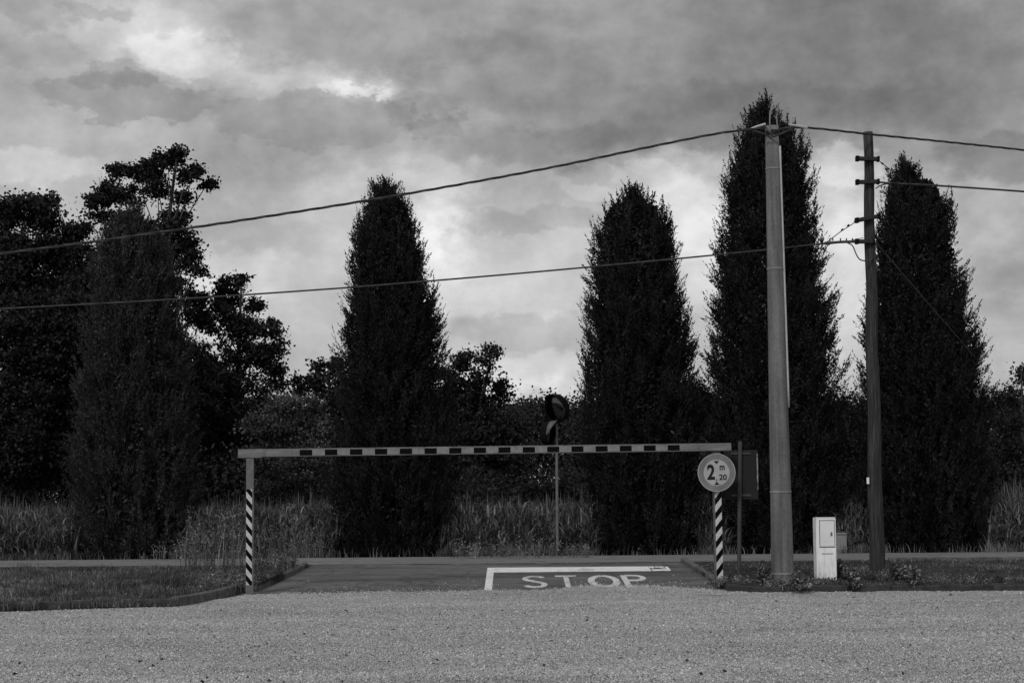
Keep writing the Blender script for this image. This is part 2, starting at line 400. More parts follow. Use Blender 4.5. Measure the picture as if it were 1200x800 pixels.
tag(loft('verge', list(wx) + [20, 40], list(np.minimum(wy, ROAD0 - 0.15)) + [ry[-1]] * 2, [ROAD0 - 0.05] * 142, lambda x, y: float(g(y)) + 0.075 * vtaper(y) + 0.025 * wob(x, y) * vtaper(y), 24, M['soil'], skirt=0.12), None, None, None, 'structure')

# kerbs: separate stones with joints
def kerb(px_list, width, height, stone, label, mt=None, sink=0.03, jit=0.006, drop=0.0):
    kx, ky = curve_pts(px_list)
    seg = np.hypot(np.diff(kx), np.diff(ky)); s = np.concatenate([[0], np.cumsum(seg)]); mb = MB(); t = 0.0
    while t < s[-1] - 0.05:
        e = min(t + stone, s[-1])
        if random.random() >= drop:
            dz = random.uniform(-jit, jit); dn = random.uniform(-jit, jit); m_ = max(2, int((e - t) / 0.12)); ring = []
            for q in np.linspace(t + 0.006, e - 0.006, m_):
                x = np.interp(q, s, kx); y = np.interp(q, s, ky)
                x2 = np.interp(min(q + .1, s[-1]), s, kx) - np.interp(max(q - .1, 0), s, kx); y2 = np.interp(min(q + .1, s[-1]), s, ky) - np.interp(max(q - .1, 0), s, ky)
                l = math.hypot(x2, y2) or 1; nx_, ny_ = -y2 / l, x2 / l
                z = float(g(y)); ch = 0.015
                ring.append([(x + nx_ * (w + dn), y + ny_ * (w + dn), z + zz_ + dz + random.uniform(-.002, .002)) for w, zz_ in ((0, -sink), (0, height - ch), (ch, height), (width - ch, height), (width, height - ch), (width, -sink))])
            k = len(mb.v); mb.v += [Vector(p) for r in ring for p in r]
            for i in range(len(ring) - 1):
                for j in range(6): mb.f.append((k + i * 6 + j, k + (i + 1) * 6 + j, k + (i + 1) * 6 + (j + 1) % 6, k + i * 6 + (j + 1) % 6))
            mb.f.append(tuple(k + j for j in range(6))); mb.f.append(tuple(k + (len(ring) - 1) * 6 + 5 - j for j in range(6)))
        t = e
    return tag(mb.build('kerb', mt or M['kerb']), label, None, None, 'structure')
kerb([(-60, 720), (0, 717), (100, 713.5), (207, 711)], 0.11, 0.125, 0.9, 'low crumbling kerb half hidden in grass', mat_plain('dark_stained_kerb', 0.012, 0.09, 4, 0.95, bs=0.6), jit=0.02, drop=0.05)
kerb([(209, 711), (235, 707), (262, 701), (284, 694.5)], 0.12, 0.16, 2.0, 'curved kerb stones beside the striped post')
kerb([(301, 693), (322, 684), (340, 675), (354, 667.5), (361, 664)], 0.10, 0.085, 1.0, 'kerb curving from the post to the road', M['kerb'], jit=0.012, drop=0.05)
kerb([(798, 659), (812, 667.5), (828, 677.5), (842, 687.5)], 0.12, 0.085, 1.0, 'low kerb edging the driveway beside the height sign')
kerb([(843, 688), (853, 691.5), (880, 694), (920, 694), (1000, 693), (1100, 692.5), (1200, 692), (1270, 692)], 0.11, 0.105, 1.6, 'dark straight kerb along the gravel below the poles', mat_plain('dark_kerb', 0.02, 0.06, 6, 0.9, bs=0.5), jit=0.012)
kerb([(1270, 654.5), (1150, 655.5), (1040, 656.5)], 0.10, 0.06, 1.0, 'thin kerb line between verge and road', M['kerb'])

# ------------------------------------------------------------------ road markings
def strip2d(pts, w, yscale):
    pts = np.array(pts, float); V, Fq = [], []
    for i in range(len(pts)):
        t = pts[min(i + 1, len(pts) - 1)] - pts[max(i - 1, 0)]; t = t / np.linalg.norm(t); nrm = np.array((-t[1], t[0])) * w / 2 * np.array((1.25, 1.5))
        V += [pts[i] - nrm, pts[i] + nrm]
        if i: Fq.append((2 * i - 2, 2 * i, 2 * i + 1, 2 * i - 1))
    return np.array(V) * (1, yscale), Fq
def arc(cx, cy, r_x, r_y, a0, a1, n=14): return [(cx + r_x * cos(radians(a0 + (a1 - a0) * i / n)), cy + r_y * sin(radians(a0 + (a1 - a0) * i / n))) for i in range(n + 1)]
wl = 0.095
GLYPH = {
    'S': [arc(.25, .745, .19, .19, 20, 250, 16) + arc(.25, .255, .19, .21, 75, -160, 16)],
    'T': [[(-0.01, .95), (.49, .95)], [(.24, .905), (.24, 0.0)]],
    'O': [arc(.27, .5, .215, .44, 90, 450, 28)],
    'P': [[(.06, 0.0), (.06, .99)], [(.10, .95), (.26, .95)] + arc(.26, .74, .17, .21, 90, -90, 12) + [(.10, .53)]],
}
lett = MB(); YB = gp(660, 688.2).y; YT = gp(660, 674.3).y
for ch, pxl, pxr in (('S', 612, 641), ('T', 652, 677.5), ('O', 689, 723.5), ('P', 730, 760)):
    ymid = 680.5; xl, xr = gp(pxl, ymid).x, gp(pxr, ymid).x
    for k, poly in enumerate(GLYPH[ch]):
        P2 = []
        for q in range(len(poly) - 1):
            for t in np.linspace(0, 1, 5)[:-1]: P2.append(np.array(poly[q]) * (1 - t) + np.array(poly[q + 1]) * t)
        P2.append(np.array(poly[-1]))
        V2, Fq = strip2d(P2, wl, 1.0)
        V3 = [(xl + v[0] / 0.5 * (xr - xl), YB + v[1] * (YT - YB), 0) for v in V2]
        V3 = [(x, y, float(g(y)) + 0.005 + 0.001 * k) for x, y, _ in V3]
        lett.add(V3, Fq)
tag(lett.build('stop_lettering', M['paint_letters']), 'worn white STOP lettering painted on the driveway', None, None, 'structure')
sl = MB()
def road_quad(mb, x0, x1, ya, yb, off, jag=0.0):
    nn = max(2, int(abs(x1 - x0) / 0.15)); V = []; Fq = []; m_ = 6
    for i in range(nn + 1):
        x = x0 + (x1 - x0) * i / nn
        for j in range(m_ + 1):
            y = ya + (yb - ya) * j / m_ + (random.uniform(-jag, jag) if j in (0, m_) else 0); V.append((x, y, float(g(y)) + off))
    for i in range(nn):
        for j in range(m_):
            a_ = i * (m_ + 1) + j; Fq.append((a_, a_ + m_ + 1, a_ + m_ + 2, a_ + 1))
    mb.add(V, Fq)
yt, yb = gp(680, 664.2).y, gp(680, 669.8).y
road_quad(sl, gp(571, 667).x, gp(762, 667).x, yb, yt, 0.006, 0.015)
xe = gp(762.5, 667).x; ye = yt - yb
for a_, c_, lo_, hi_ in ((0, .22, .62, 1.0), (.03, .75, 0.02, .40), (.26, .62, .72, .98), (.45, .70, .5, .62), (.66, .80, .12, .9)): road_quad(sl, xe + a_ * .44, xe + c_ * .44, yb + ye * lo_, yb + ye * hi_, 0.006, 0.03)
p0, p1 = gp(571, 667), gp(568, 692)
road_quad(sl, p0.x, p0.x + 0.125, p1.y, yb - 0.004, 0.006, 0.0)
tag(sl.build('stop_line', M['paint']), 'white stop line with one long leg, worn away at its far end', None, None, 'structure')
el = MB(); road_quad(el, gp(480, 661.5).x, gp(770, 660.5).x, ROAD0 - 0.30, ROAD0 - 0.16, 0.005, 0.01)
tag(el.build('edge_line', M['paint_worn']), 'faded white edge line of the road', None, None, 'structure')

# ------------------------------------------------------------------ height barrier
LP = gp(292.5, 697); RP = gp(842.5, 684.5)
bl = at(279, 531, LP.y); br = at(856, 523.5, RP.y)
ax = (br - bl); ln = ax.length; yaw = math.atan2(ax.y, ax.x); tilt = math.asin(ax.z / ln)
hb = tag(empty('height_barrier', (LP.x, LP.y, float(g(LP.y))), yaw), 'striped goalpost height limit barrier spanning the driveway entrance', 'height barrier')
inv = (Matrix.Translation(hb.location) @ Matrix.Rotation(yaw, 4, 'Z')).inverted()
BH = 0.128; BD = 0.13
b0 = inv @ bl; b1 = inv @ br
mb = MB(); mb.box(0, ln, -BD / 2, BD / 2, -BH / 2, BH / 2, 0.006)
beam = mb.build('beam', M['beam'], hb); beam.location = b0; beam.rotation_euler = (0, -tilt, 0)
mb = MB(); mb.box(0.012, 0.022 + 0.36, -BD / 2 - 0.006, BD / 2 + 0.006, -BH / 2 - 0.012, BH / 2 - 0.03, 0.004)
sleeve = mb.build('end_sleeve', M['beam'], beam)
u0 = (349 - 279) / (856 - 279) * ln; u1 = (793.5 - 279) / (856 - 279) * ln; per = (u1 - u0) / 15.5
mb = MB(); mb.box(0, u1 - u0, -0.003, 0, -0.045, 0.045)
tp = mb.build('striped_tape', mat_stripes('beam_bands', None, per, 0.0, 0.0015, 0.20), beam); tp.location = (u0, -BD / 2 - 0.0005, -0.003)
for P, pxt, pyt, lead in ((LP, 293, 537, 0), (RP, 839, 529, 1)):
    top = at(pxt, pyt, P.y); base = Vector((P.x, P.y, float(g(P.y)) - 0.05))
    loc = inv @ base; topl = inv @ top; h = topl.z - loc.z
    mb = MB(); mb.box(-0.062, 0.062, -0.062, 0.062, 0, h, 0.006)
    post = mb.build('post', M['metal_post'], hb); post.location = loc
    sh = (topl.x - loc.x) / h
    post.rotation_euler = (0, math.atan(sh), 0)
    zt = (inv @ at(pxt, 573, P.y)).z - loc.z if not lead else (inv @ at(pxt, 572, P.y)).z - loc.z
    zb = (inv @ at(pxt, 685, P.y)).z - loc.z if not lead else (inv @ at(pxt, 682.5, P.y)).z - loc.z
    pz = (zt - zb) / (7.5 if not lead else 6.6)
    x0_, x1_ = (-0.058, 0.036) if not lead else (-0.050, 0.060)
    mb = MB(); mb.box(x0_, x1_, -0.003, 0, 0, zt - zb)
    sp_ = mb.build('striped_sleeve', mat_stripes('post_bands' + ('_reverse' if lead else ''), (1.25 if not lead else -1.25), pz, (0.0 if not lead else 0.35), 0.0015, 0.5), post)
    sp_.location = (0, -0.0625, zb)
# bolted foot gussets
for P in (LP, RP):
    loc = inv @ Vector((P.x, P.y, float(g(P.y))))
    mb = MB(); mb.box(-0.11, 0.11, -0.09, 0.11, -0.02, 0.014, 0.003)
    mb.build('base_plate', M['metal_post'], hb).location = loc
# the round height sign on the right hand post
sg_c = at(839.7, 553.5, RP.y - 0.12); SR = 22.2 * (RP.y - 0.12) / F
sg = bpy.data.objects.new('height_sign', None); C.objects.link(sg); sg.parent = hb; sg.location = inv @ sg_c; sg.rotation_euler = (0, 0, -yaw + 0.05)
I4 = Matrix.Rotation(pi / 2, 4, 'X')            # local z -> -y (towards the lot)
mb = MB(); mb.lathe([(0.0, -0.004), (SR * 0.97, -0.004), (SR, 0.0), (SR, 0.012), (SR * 0.955, 0.012), (SR * 0.955, 0.004), (0, 0.004)], I4, 48)
mb.build('disc', mat_plain('sign_metal_rim', 0.25, 0.32, 6, 0.5), sg)
mb = MB(); mb.lathe([(SR * 0.69, 0.0065), (SR * 0.95, 0.0065)], I4, 48); mb.build('border_ring', mat_plain('faded_sign_border', 0.105, 0.19, 3.5, 0.5), sg)
mb = MB(); mb.lathe([(0.0, 0.0065), (SR * 0.688, 0.0065)], I4, 48); mb.build('sign_face', mat_plain('aged_sign_white', 0.27, 0.36, 5, 0.5), sg)
def text_mesh(s, size, bold, sx):
    cu = bpy.data.curves.new('numerals', 'FONT'); cu.body = s; cu.size = size; cu.offset = bold; cu.align_x = 'CENTER'; cu.align_y = 'CENTER'; cu.extrude = 0.0
    o = bpy.data.objects.new('numerals', cu); C.objects.link(o)
    dg = bpy.context.evaluated_depsgraph_get(); me = o.evaluated_get(dg).to_mesh()
    vs = [v.co.copy() for v in me.vertices]; fs = [tuple(p.vertices) for p in me.polygons]
    bpy.data.objects.remove(o)
    xs_ = [v.x for v in vs]; ys_ = [v.y for v in vs]; cx, cy = (min(xs_) + max(xs_)) / 2, (min(ys_) + max(ys_)) / 2
    return [((v.x - cx) * sx, v.y - cy) for v in vs], fs, max(xs_) - min(xs_), max(ys_) - min(ys_)
def glyph_to(mb, s, cx, cy, w, h, bold):
    v, f, ww, hh = text_mesh(s, 1.0, bold, 1.0)
    mb.add([(cx + x * w / ww, -0.0085, cy + y * h / hh) for x, y in v], f)
num = MB(); q = SR / 22.2     # metres per photo pixel
glyph_to(num, '2', -6.6 * q, 0.6 * q, 9.2 * q, 18.0 * q, 0.035)
glyph_to(num, 'm', 6.6 * q, 5.6 * q, 6.0 * q, 5.6 * q, 0.03)
glyph_to(num, '20', 7.4 * q, -5.4 * q, 9.2 * q, 6.8 * q, 0.03)
num.add([(-0.6 * q, -0.0085, -7.6 * q), (0.5 * q, -0.0085, -7.6 * q), (0.2 * q, -0.0085, -9.8 * q), (-0.9 * q, -0.0085, -9.6 * q)], [(0, 3, 2, 1)])
num.add([(-3.2 * q, -0.0085, 13.6 * q), (3.2 * q, -0.0085, 13.6 * q), (0, -0.0085, 10 * q)], [(0, 2, 1)])
num.add([(-3.2 * q, -0.0085, -14.2 * q), (3.2 * q, -0.0085, -14.2 * q), (0, -0.0085, -10.4 * q)], [(0, 1, 2)])
num.build('numerals', mat_plain('sign_black', 0.008, 0.014, 8, 0.5), sg)
for zb_ in (0.10, -0.13): MB().box(-0.05, 0.05, 0.006, 0.06, zb_, zb_ + 0.03).build('bracket', M['metal_post'], sg)

# ------------------------------------------------------------------ road sign seen from behind
B = gp(866, 682.5); base = Vector((B.x, B.y, float(g(B.y)) + 0.05))
rs = tag(empty('road_sign', base), 'dark rectangular sign panel seen from behind on a thin pole', 'road sign')
T = at(867.3, 517, B.y) - base
MB().tube([(0, 0, -0.1), (T.x * .5, 0, T.z * .5), (T.x, 0, T.z)], 0.034, 10).build('pole', M['dark_iron'].copy(), rs)
M['sign_pole'] = mat_plain('dull_sign_pole', 0.045, 0.07, 8, 0.6, 0.2); rs.children[0].data.materials[0] = M['sign_pole']
a_ = at(849, 585, B.y + 0.05) - base; c_ = at(887.5, 527, B.y + 0.05) - base
mb = MB(); mb.box(a_.x, c_.x, 0.045, 0.06, a_.z, c_.z, 0.004); pn = mb.build('panel', M['panel_back'], rs)
mb = MB(); mb.box(c_.x - 0.018, c_.x + 0.004, 0.030, 0.0445, a_.z + 0.16, c_.z - 0.06); mb.build('folded_edge', M['pale_edge'], pn)
for yy in (531, 580):
    z = (at(867, yy, B.y) - base).z
    mb = MB(); mb.box(a_.x + 0.12, c_.x - 0.12, 0.028, 0.0445, z - 0.018, z + 0.018); mb.tube([(T.x, -0.012, z), (T.x, 0.03, z)], 0.02, 6); mb.build('clamp', M['sign_pole'], rs)

# ------------------------------------------------------------------ concrete pole
B = gp(917.5, 687.5); CY = B.y; base = Vector((B.x, CY, float(g(CY)) + 0.05)); top = at(904.5, 148, CY) - base
cp = tag(empty('concrete_pole', base), 'thick tapering grey concrete utility pole beside the white meter box', 'utility pole')
def ptat(k): return Vector((top.x * k, 0, top.z * k))
r0, r1 = 13.3 * CY / F, 8.0 * CY / F
MB().tube([ptat(-0.04)] + [ptat(i / 12) for i in range(13)], [r0] + [r0 + (r1 - r0) * i / 12 for i in range(13)], 24).build('shaft', M['concrete_pole'], cp, True)
for yy in (198, 315, 576, 671.5):
    k = (at(910, yy, CY) - base).z / top.z; r = r0 + (r1 - r0) * k
    mb = MB(); mb.lathe([(r + 0.002, -0.015), (r + 0.007, -0.013), (r + 0.007, 0.013), (r + 0.002, 0.015)], Matrix.Translation(ptat(k)), 28); mb.build('strap', M['strap'], cp)
k0, k1 = 0.38, 0.955
mb = MB(); pts = []
for i in range(13):
    k = k0 + (k1 - k0) * i / 12; r = r0 + (r1 - r0) * k; pts.append(ptat(k) + Vector((r * 0.93 + 0.012, -r * 0.35, 0)))
mb.tube(pts, 0.018, 8); mb.build('conduit', M['conduit'], cp, True)
tz = top.z
mb = MB(); mb.tube([ptat(0.985) + Vector((-0.05, -r1 - .01, 0)), ptat(1.0) + Vector((-0.05, -r1 - .01, 0.1)), ptat(1.0) + Vector((-0.03, -.05, 0.24)), ptat(1.0) + Vector((0.02, -.03, 0.29))], 0.011, 6)
mb.tube([ptat(0.97) + Vector((0.09, -.06, 0)), ptat(1.0) + Vector((0.08, -.03, 0.18))], 0.009, 6); mb.build('cable_hook', M['strap'], cp)
mb = MB(); mb.lathe([(r1 + .002, -0.05), (r1 + .012, -0.045), (r1 + .012, 0.03), (r1 + 0.002, 0.04)], Matrix.Translation(ptat(0.985)), 20); mb.build('pole_collar', M['dark_iron'], cp)

# ------------------------------------------------------------------ wooden pole
B = gp(1028, 677); WY = B.y; wbase = Vector((B.x, WY, float(g(WY)) + 0.06)); wtop = at(1017, 155, WY) - wbase
wp = tag(empty('wooden_pole', wbase), 'dark weathered wooden utility pole with four short crossarms', 'utility pole')
r0, r1 = 9.2 * WY / F, 5.6 * WY / F
def wpt(k): return Vector((wtop.x * k, 0, wtop.z * k))
ring = [wpt(i / 20) + Vector((0.012 * math.sin(i * 1.1), 0, 0)) for i in range(21)]; ring[0].x = 0; ring = [wpt(-0.04)] + ring
MB().tube(ring, [r0] + [(r0 + (r1 - r0) * i / 20) * (1 + 0.03 * math.sin(i * 2.3)) for i in range(21)], 16).build('shaft', M['wood_pole'], wp, True)
ARM = {}
for (px0, py0, px1, py1) in ((1006, 186, 1028.5, 186.5), (1006, 213.5, 1028.5, 213), (1005.5, 258, 1028.8, 253.5), (1005.5, 283, 1023, 283)):
    a_ = at(px0, py0, WY - 0.13) - wbase; c_ = at(px1, py1, WY - 0.13) - wbase
    mb = MB(); mb.box(0, (c_ - a_).length, -0.045, 0.045, -0.034, 0.034, 0.008)
    arm = mb.build('crossarm', M['dark_iron'], wp); arm.location = a_; arm.rotation_euler = (0, -math.atan2(c_.z - a_.z, c_.x - a_.x), 0)
    L_ = (c_ - a_).length
    for e0, e1 in ((-0.05, 0.012), (L_ - 0.012, L_ + 0.03)): MB().box(e0, e1, -0.052, 0.052, -0.046, 0.046, 0.008).build('insulator', M['mirror_shell'], arm)
t_ = at(1017.5, 563, WY - 0.15) - wbase
mb = MB(); mb.box(-0.022, 0.022, -0.012, 0.0, -0.055, 0.055, 0.003); mb.build('tag_plate', M['hub'], wp).location = Vector((t_.x, -r0 * 0.86, t_.z))

# ------------------------------------------------------------------ cables
def crom(P, n=10):
    P = [Vector(p) for p in P]; Q = [P[0] * 2 - P[1]] + P + [P[-1] * 2 - P[-2]]; out = []
    for i in range(1, len(Q) - 2):
        for j in range(n):
            t = j / n; p0_, p1_, p2_, p3_ = Q[i - 1:i + 3]
            out.append(0.5 * ((2 * p1_) + (p2_ - p0_) * t + (2 * p0_ - 5 * p1_ + 4 * p2_ - p3_) * t * t + (3 * p1_ - p0_ - 3 * p2_ + p3_) * t ** 3))
    return out + [P[-1]]
def cable(name, pxs, Ya, Yb, r, label, mt='cable', twist=None, n=6, seg=10, parent=None):
    x0_, x1_ = pxs[0][0], pxs[-1][0]
    P = crom([at(x, y, Ya + (Yb - Ya) * (x - x0_) / (x1_ - x0_)) for x, y in pxs], seg)
    mb = MB()
    if twist:
        s = 0.0; acc = [0.0]
        for i in range(1, len(P)): s += (P[i] - P[i - 1]).length; acc.append(s)
        for k in range(3):
            Q = []
            m_ = int(s / 0.08)
            for i in range(m_ + 1):
                sv = s * i / m_; j = min(max(np.searchsorted(acc, sv) - 1, 0), len(P) - 2); f = (sv - acc[j]) / max(acc[j + 1] - acc[j], 1e-6)
                c_ = P[j].lerp(P[j + 1], f); w = 2 * pi * (sv / twist + k / 3); Q.append(c_ + Vector((0, cos(w), sin(w))) * r * 1.1)
            mb.tube(Q, r, 5)
    else: mb.tube(P, r, n)
    o = mb.build(name, M[mt], parent, True)
    return tag(o, label, 'cable' if label else None)
ext = lambda a, b_, k: (a[0] + (a[0] - b_[0]) * k, a[1] + (a[1] - b_[1]) * k)
up = [(-300, 333), (-140, 315.5), (0, 297.5), (100, 284.5), (210, 269), (320, 252.5), (430, 235), (540, 216), (650, 195.5), (760, 172.5), (830, 158.5), (870, 152.5), (898, 150)]
cable('overhead_cable', up, 26.5, CY - 0.16, 0.0108, 'twisted upper cable running from the concrete pole over the columnar trees to the left edge', 'cable', 1.1)
ur = [(912, 152), (930, 149.5), (960, 151), (1017, 157.2), (1100, 165.5), (1200, 176), (1320, 190), (1500, 214)]
cable('overhead_cable', ur, CY - 0.16, 37, 0.0104, 'twisted cable from the concrete pole across the top of the wooden pole', 'cable', 1.1)
# pale dead-end clamps on the upper cable either side of the concrete pole
for o_, (xa, ya, xb, yb_) in ((0, (877, 152, 897, 145.5)), (1, (924, 146, 946, 150))):
    mb = MB(); mb.tube([at(xa, ya, CY - .2) - base, at((xa + xb) / 2, (ya + yb_) / 2 - .4, CY - .2) - base, at(xb, yb_, CY - .2) - base], [0.012, 0.02, 0.022], 6); mb.build('cable_clamp', M['clamp'], cp)
mb = MB()
mb.tube(crom([at(898, 150, CY - .16) - base, at(902, 155, CY - .2) - base, at(906, 160, CY - .19) - base, at(912, 158, CY - .18) - base, at(920, 155, CY - .16) - base, at(930, 150, CY - .16) - base], 6), 0.016, 6)
mb.tube(crom([at(868, 153, CY - .16) - base, at(885, 154, CY - .2) - base, at(897, 158, CY - .2) - base, at(904, 163, CY - .18) - base], 6), 0.012, 6); mb.build('jumper_cable', M['cable'], cp)
lowc = [(-300, 381), (-140, 370.5), (0, 362), (200, 351), (400, 337.5), (500, 329.5), (600, 321), (700, 312), (800, 302.5), (900, 292.5), (968, 285)]
cable('overhead_cable', lowc, 30.5, WY - 0.1, 0.016, 'single lower cable passing behind the concrete pole to the wooden pole', 'cable')
cable('dead_end', [(966, 285.3), (985, 283.6), (1006, 283)], WY - 0.1, WY - 0.13, 0.026, None, 'cable').parent = None
de = bpy.data.objects['dead_end']; de.name = 'cable_grip'
de.parent = wp; de.matrix_parent_inverse = Matrix.Translation(wbase).inverted()
mb = MB()
for px in (976, 985, 992, 999): p = at(px, 282.2, WY - 0.12) - wbase; mb.tube([p, p + Vector((0, 0, 0.045))], 0.012, 5)
mb.tube([at(x, y, WY - 0.11) - wbase for x, y in ((968, 284.5), (985, 271.5), (1006, 258))], 0.008, 5)
for px, py in ((987, 269.5), (994, 264.5), (1002, 259.5)): p = at(px, py, WY - 0.11) - wbase; mb.tube([p - Vector((.015, 0, .012)), p + Vector((.015, 0, .018))], 0.019, 6)
mb.tube([at(x, y, WY - 0.11) - wbase for x, y in ((994, 282.5), (1012, 278.5))], 0.006, 5)
mb.build('stay_strand', M['dark_iron'], wp)
mb = MB(); mb.tube(crom([at(x, y, WY - dy) - wbase for x, y, dy in ((992, 284, .13), (999, 288, .15), (1003, 297, .16), (1007, 303.5, .17), (1013, 305.5, .19), (1020, 304.5, .16), (1024.5, 300, .03))], 6), 0.012, 6); mb.build('jumper_cable', M['cable'], wp)
cable('overhead_cable', [(1030, 213.5), (1045, 215), (1075, 216.3), (1105, 218), (1200, 224.5), (1320, 234), (1500, 250)], WY - 0.1, WY + 2.0, 0.018, 'single cable leaving the wooden pole past the top of the last columnar tree', 'cable')
mb = MB(); mb.tube(crom([at(x, y, WY - 0.11) - wbase for x, y in ((1028, 187), (1037, 194), (1048, 203), (1062, 214))], 5), 0.008, 5)
for px, py in ((1034, 191.5), (1041, 197.5)): p = at(px, py, WY - 0.11) - wbase; mb.tube([p - Vector((.015, 0, -.012)), p + Vector((.015, 0, -.018))], 0.017, 6)
mb.tube(crom([at(x, y, WY - 0.13) - wbase for x, y in ((1026, 221), (1033, 217), (1045, 214.8), (1052, 215.3))], 5), 0.011, 5)
mb.build('stay_strand', M['dark_iron'], wp)
TY = 40.85
gy0 = at(1025, 283, WY) ; gend = at(1151, 428, TY)
gpts = [gy0.lerp(gend, t) for t in np.linspace(0, 1, 12)]
tag(MB().tube(gpts, 0.009, 5).build('guy_wire', M['cable_pale']), 'thin slanting stay wire from the wooden pole down across the last columnar tree', 'guy wire')

# ------------------------------------------------------------------ cabinets
B = gp(967.5, 684.5); cb = tag(empty('meter_cabinet', (B.x, B.y, float(g(B.y)) + 0.05), radians(4)), 'white fibreglass meter cabinet with lockable door between the two poles', 'meter cabinet')
k = B.y / F; W2 = 23.5 * k / 2; H = 73 * k; D2 = 0.11
mb = MB(); mb.box(-W2, W2, -D2, D2, -0.05, H, 0.008); mb.build('body', M['cabinet_body'], cb)
mb = MB(); mb.box(-W2 + 0.005, W2 - 0.005, -D2 - 0.004, D2, H, H + 0.018, 0.004); mb.build('lid', M['cabinet'], cb)
f = lambda y: H * (684 - y) / 73
mb = MB(); mb.box(-W2 + 0.055, W2 - 0.018, -D2 - 0.003, -D2 - 0.0005, f(644.5), f(612.8)); fr = mb.build('door_seam', M['cabinet_seam'], cb)
mb = MB(); mb.box(-W2 + 0.066, W2 - 0.029, -D2 - 0.012, -D2 - 0.0035, f(643.4), f(613.9), 0.003); dr = mb.build('door', M['cabinet'], cb)
mb = MB(); zc = f(629); mb.box(W2 - 0.095, W2 - 0.065, -D2 - 0.02, -D2 - 0.0125, zc - 0.032, zc + 0.032, 0.004); mb.tube([(W2 - 0.08, -D2 - 0.02, zc - .005), (W2 - 0.08, -D2 - 0.028, zc - .005)], 0.009, 8); mb.build('lock', M['cabinet_seam'], dr)
mb = MB(); mb.box(-W2 + 0.05, W2 - 0.012, -D2 - 0.004, -D2 - 0.0005, f(680), f(647.2), 0.002); lp = mb.build('lower_panel', M['cabinet_body'], cb)
mb = MB(); mb.box(-W2 + 0.09, W2 - 0.06, -D2 - 0.0065, -D2 - 0.0045, f(652.2), f(651.3)); mb.build('slot', M['cabinet_seam'], lp)
B = at(985, 646.5, ROAD1 + 0.45); k = B.y / F
gc = tag(empty('utility_cabinet', (B.x, B.y, RISE), radians(-6)), 'small plain grey box across the road behind the white meter cabinet', 'cabinet')
z0 = B.z - RISE; mb = MB(); mb.box(-7.8 * k, 7.0 * k, -0.15, 0.15, -0.02, z0 + 20.5 * k, 0.012); mb.build('body', M['grey_cabinet'], gc)
mb = MB(); mb.box(-8.2 * k, 7.4 * k, -0.17, 0.17, z0 + 20.5 * k, z0 + 22.3 * k, 0.01); mb.build('lid', M['grey_cabinet'], gc)
mb = MB(); mb.box(-6.6 * k, 5.8 * k, -0.158, -0.151, 0.06, z0 + 18.5 * k, 0.004); mb.build('door', M['grey_cabinet'], gc)

# ------------------------------------------------------------------ traffic mirror
B = at(653.3, 650, ROAD1 + 0.3); tb = Vector((B.x, B.y, RISE)); k = B.y / F
tm = tag(empty('traffic_mirror', tb), 'pair of round convex traffic mirrors on a thin post across the road', 'traffic mirror')
tt = at(652, 488, B.y) - tb
MB().tube([(0, 0, -.05), (tt.x * .5, 0, tt.z * .5), tt], 0.033, 10).build('post', M['metal_post'], tm)
def mirror(px, py, R, yaw_, pit, rollz=0.0, vis=M['mirror_shell']):
    c_ = at(px, py, B.y - 0.12) - tb
    mo = bpy.data.objects.new('mirror', None); C.objects.link(mo); mo.parent = tm; mo.location = c_
    mo.rotation_euler = (Matrix.Rotation(yaw_, 4, 'Z') @ Matrix.Rotation(rollz, 4, 'Y') @ Matrix.Rotation(pit, 4, 'X')).to_euler()
    mb = MB(); mb.lathe([(0.0, 0.075)] + [(R * sin(a), 0.075 - 0.075 * (1 - cos(a)) / (1 - cos(1.45)) * 1) for a in np.linspace(0.1, 1.45, 8)], I4, 32); mb.build('glass', M['mirror_glass'], mo, True)
    mb = MB(); mb.lathe([(R * 0.985, 0.004), (R * 1.0, 0.02), (R * 1.06, 0.02), (R * 1.08, 0.0), (R * 1.03, -0.09), (R * 0.85, -0.17), (R * 0.5, -0.22), (0.0, -0.235)], I4, 32); mb.build('shell', M['mirror_shell'], mo, True)
    v, f_ = [], []
    for i in range(15):
        a = radians(15 + 150 * i / 14); w = 0.14 * sin(pi * (i + .5) / 15) + .02
        for r_, y_ in ((R * 1.085, 0.0), (R * 1.11, -w), (R * 1.10, -w), (R * 1.075, 0.0)): v.append((r_ * cos(a), y_, r_ * sin(a)))
        if i:
            for j in range(4): f_.append(((i - 1) * 4 + j, i * 4 + j, i * 4 + (j + 1) % 4, (i - 1) * 4 + (j + 1) % 4))
    obj('visor', v, f_, vis, mo, True)
    mb = MB(); mb.tube([(0, 0.2, 0), (0, 0.3, 0)], 0.03, 8); mb.build('bracket', M['dark_iron'], mo)
    return mo
mirror(651, 478.5, 16.0 * k, radians(-40), radians(12), radians(24))
mirror(646, 508, 14.2 * k, radians(64), radians(4), radians(-20), M['visor'])

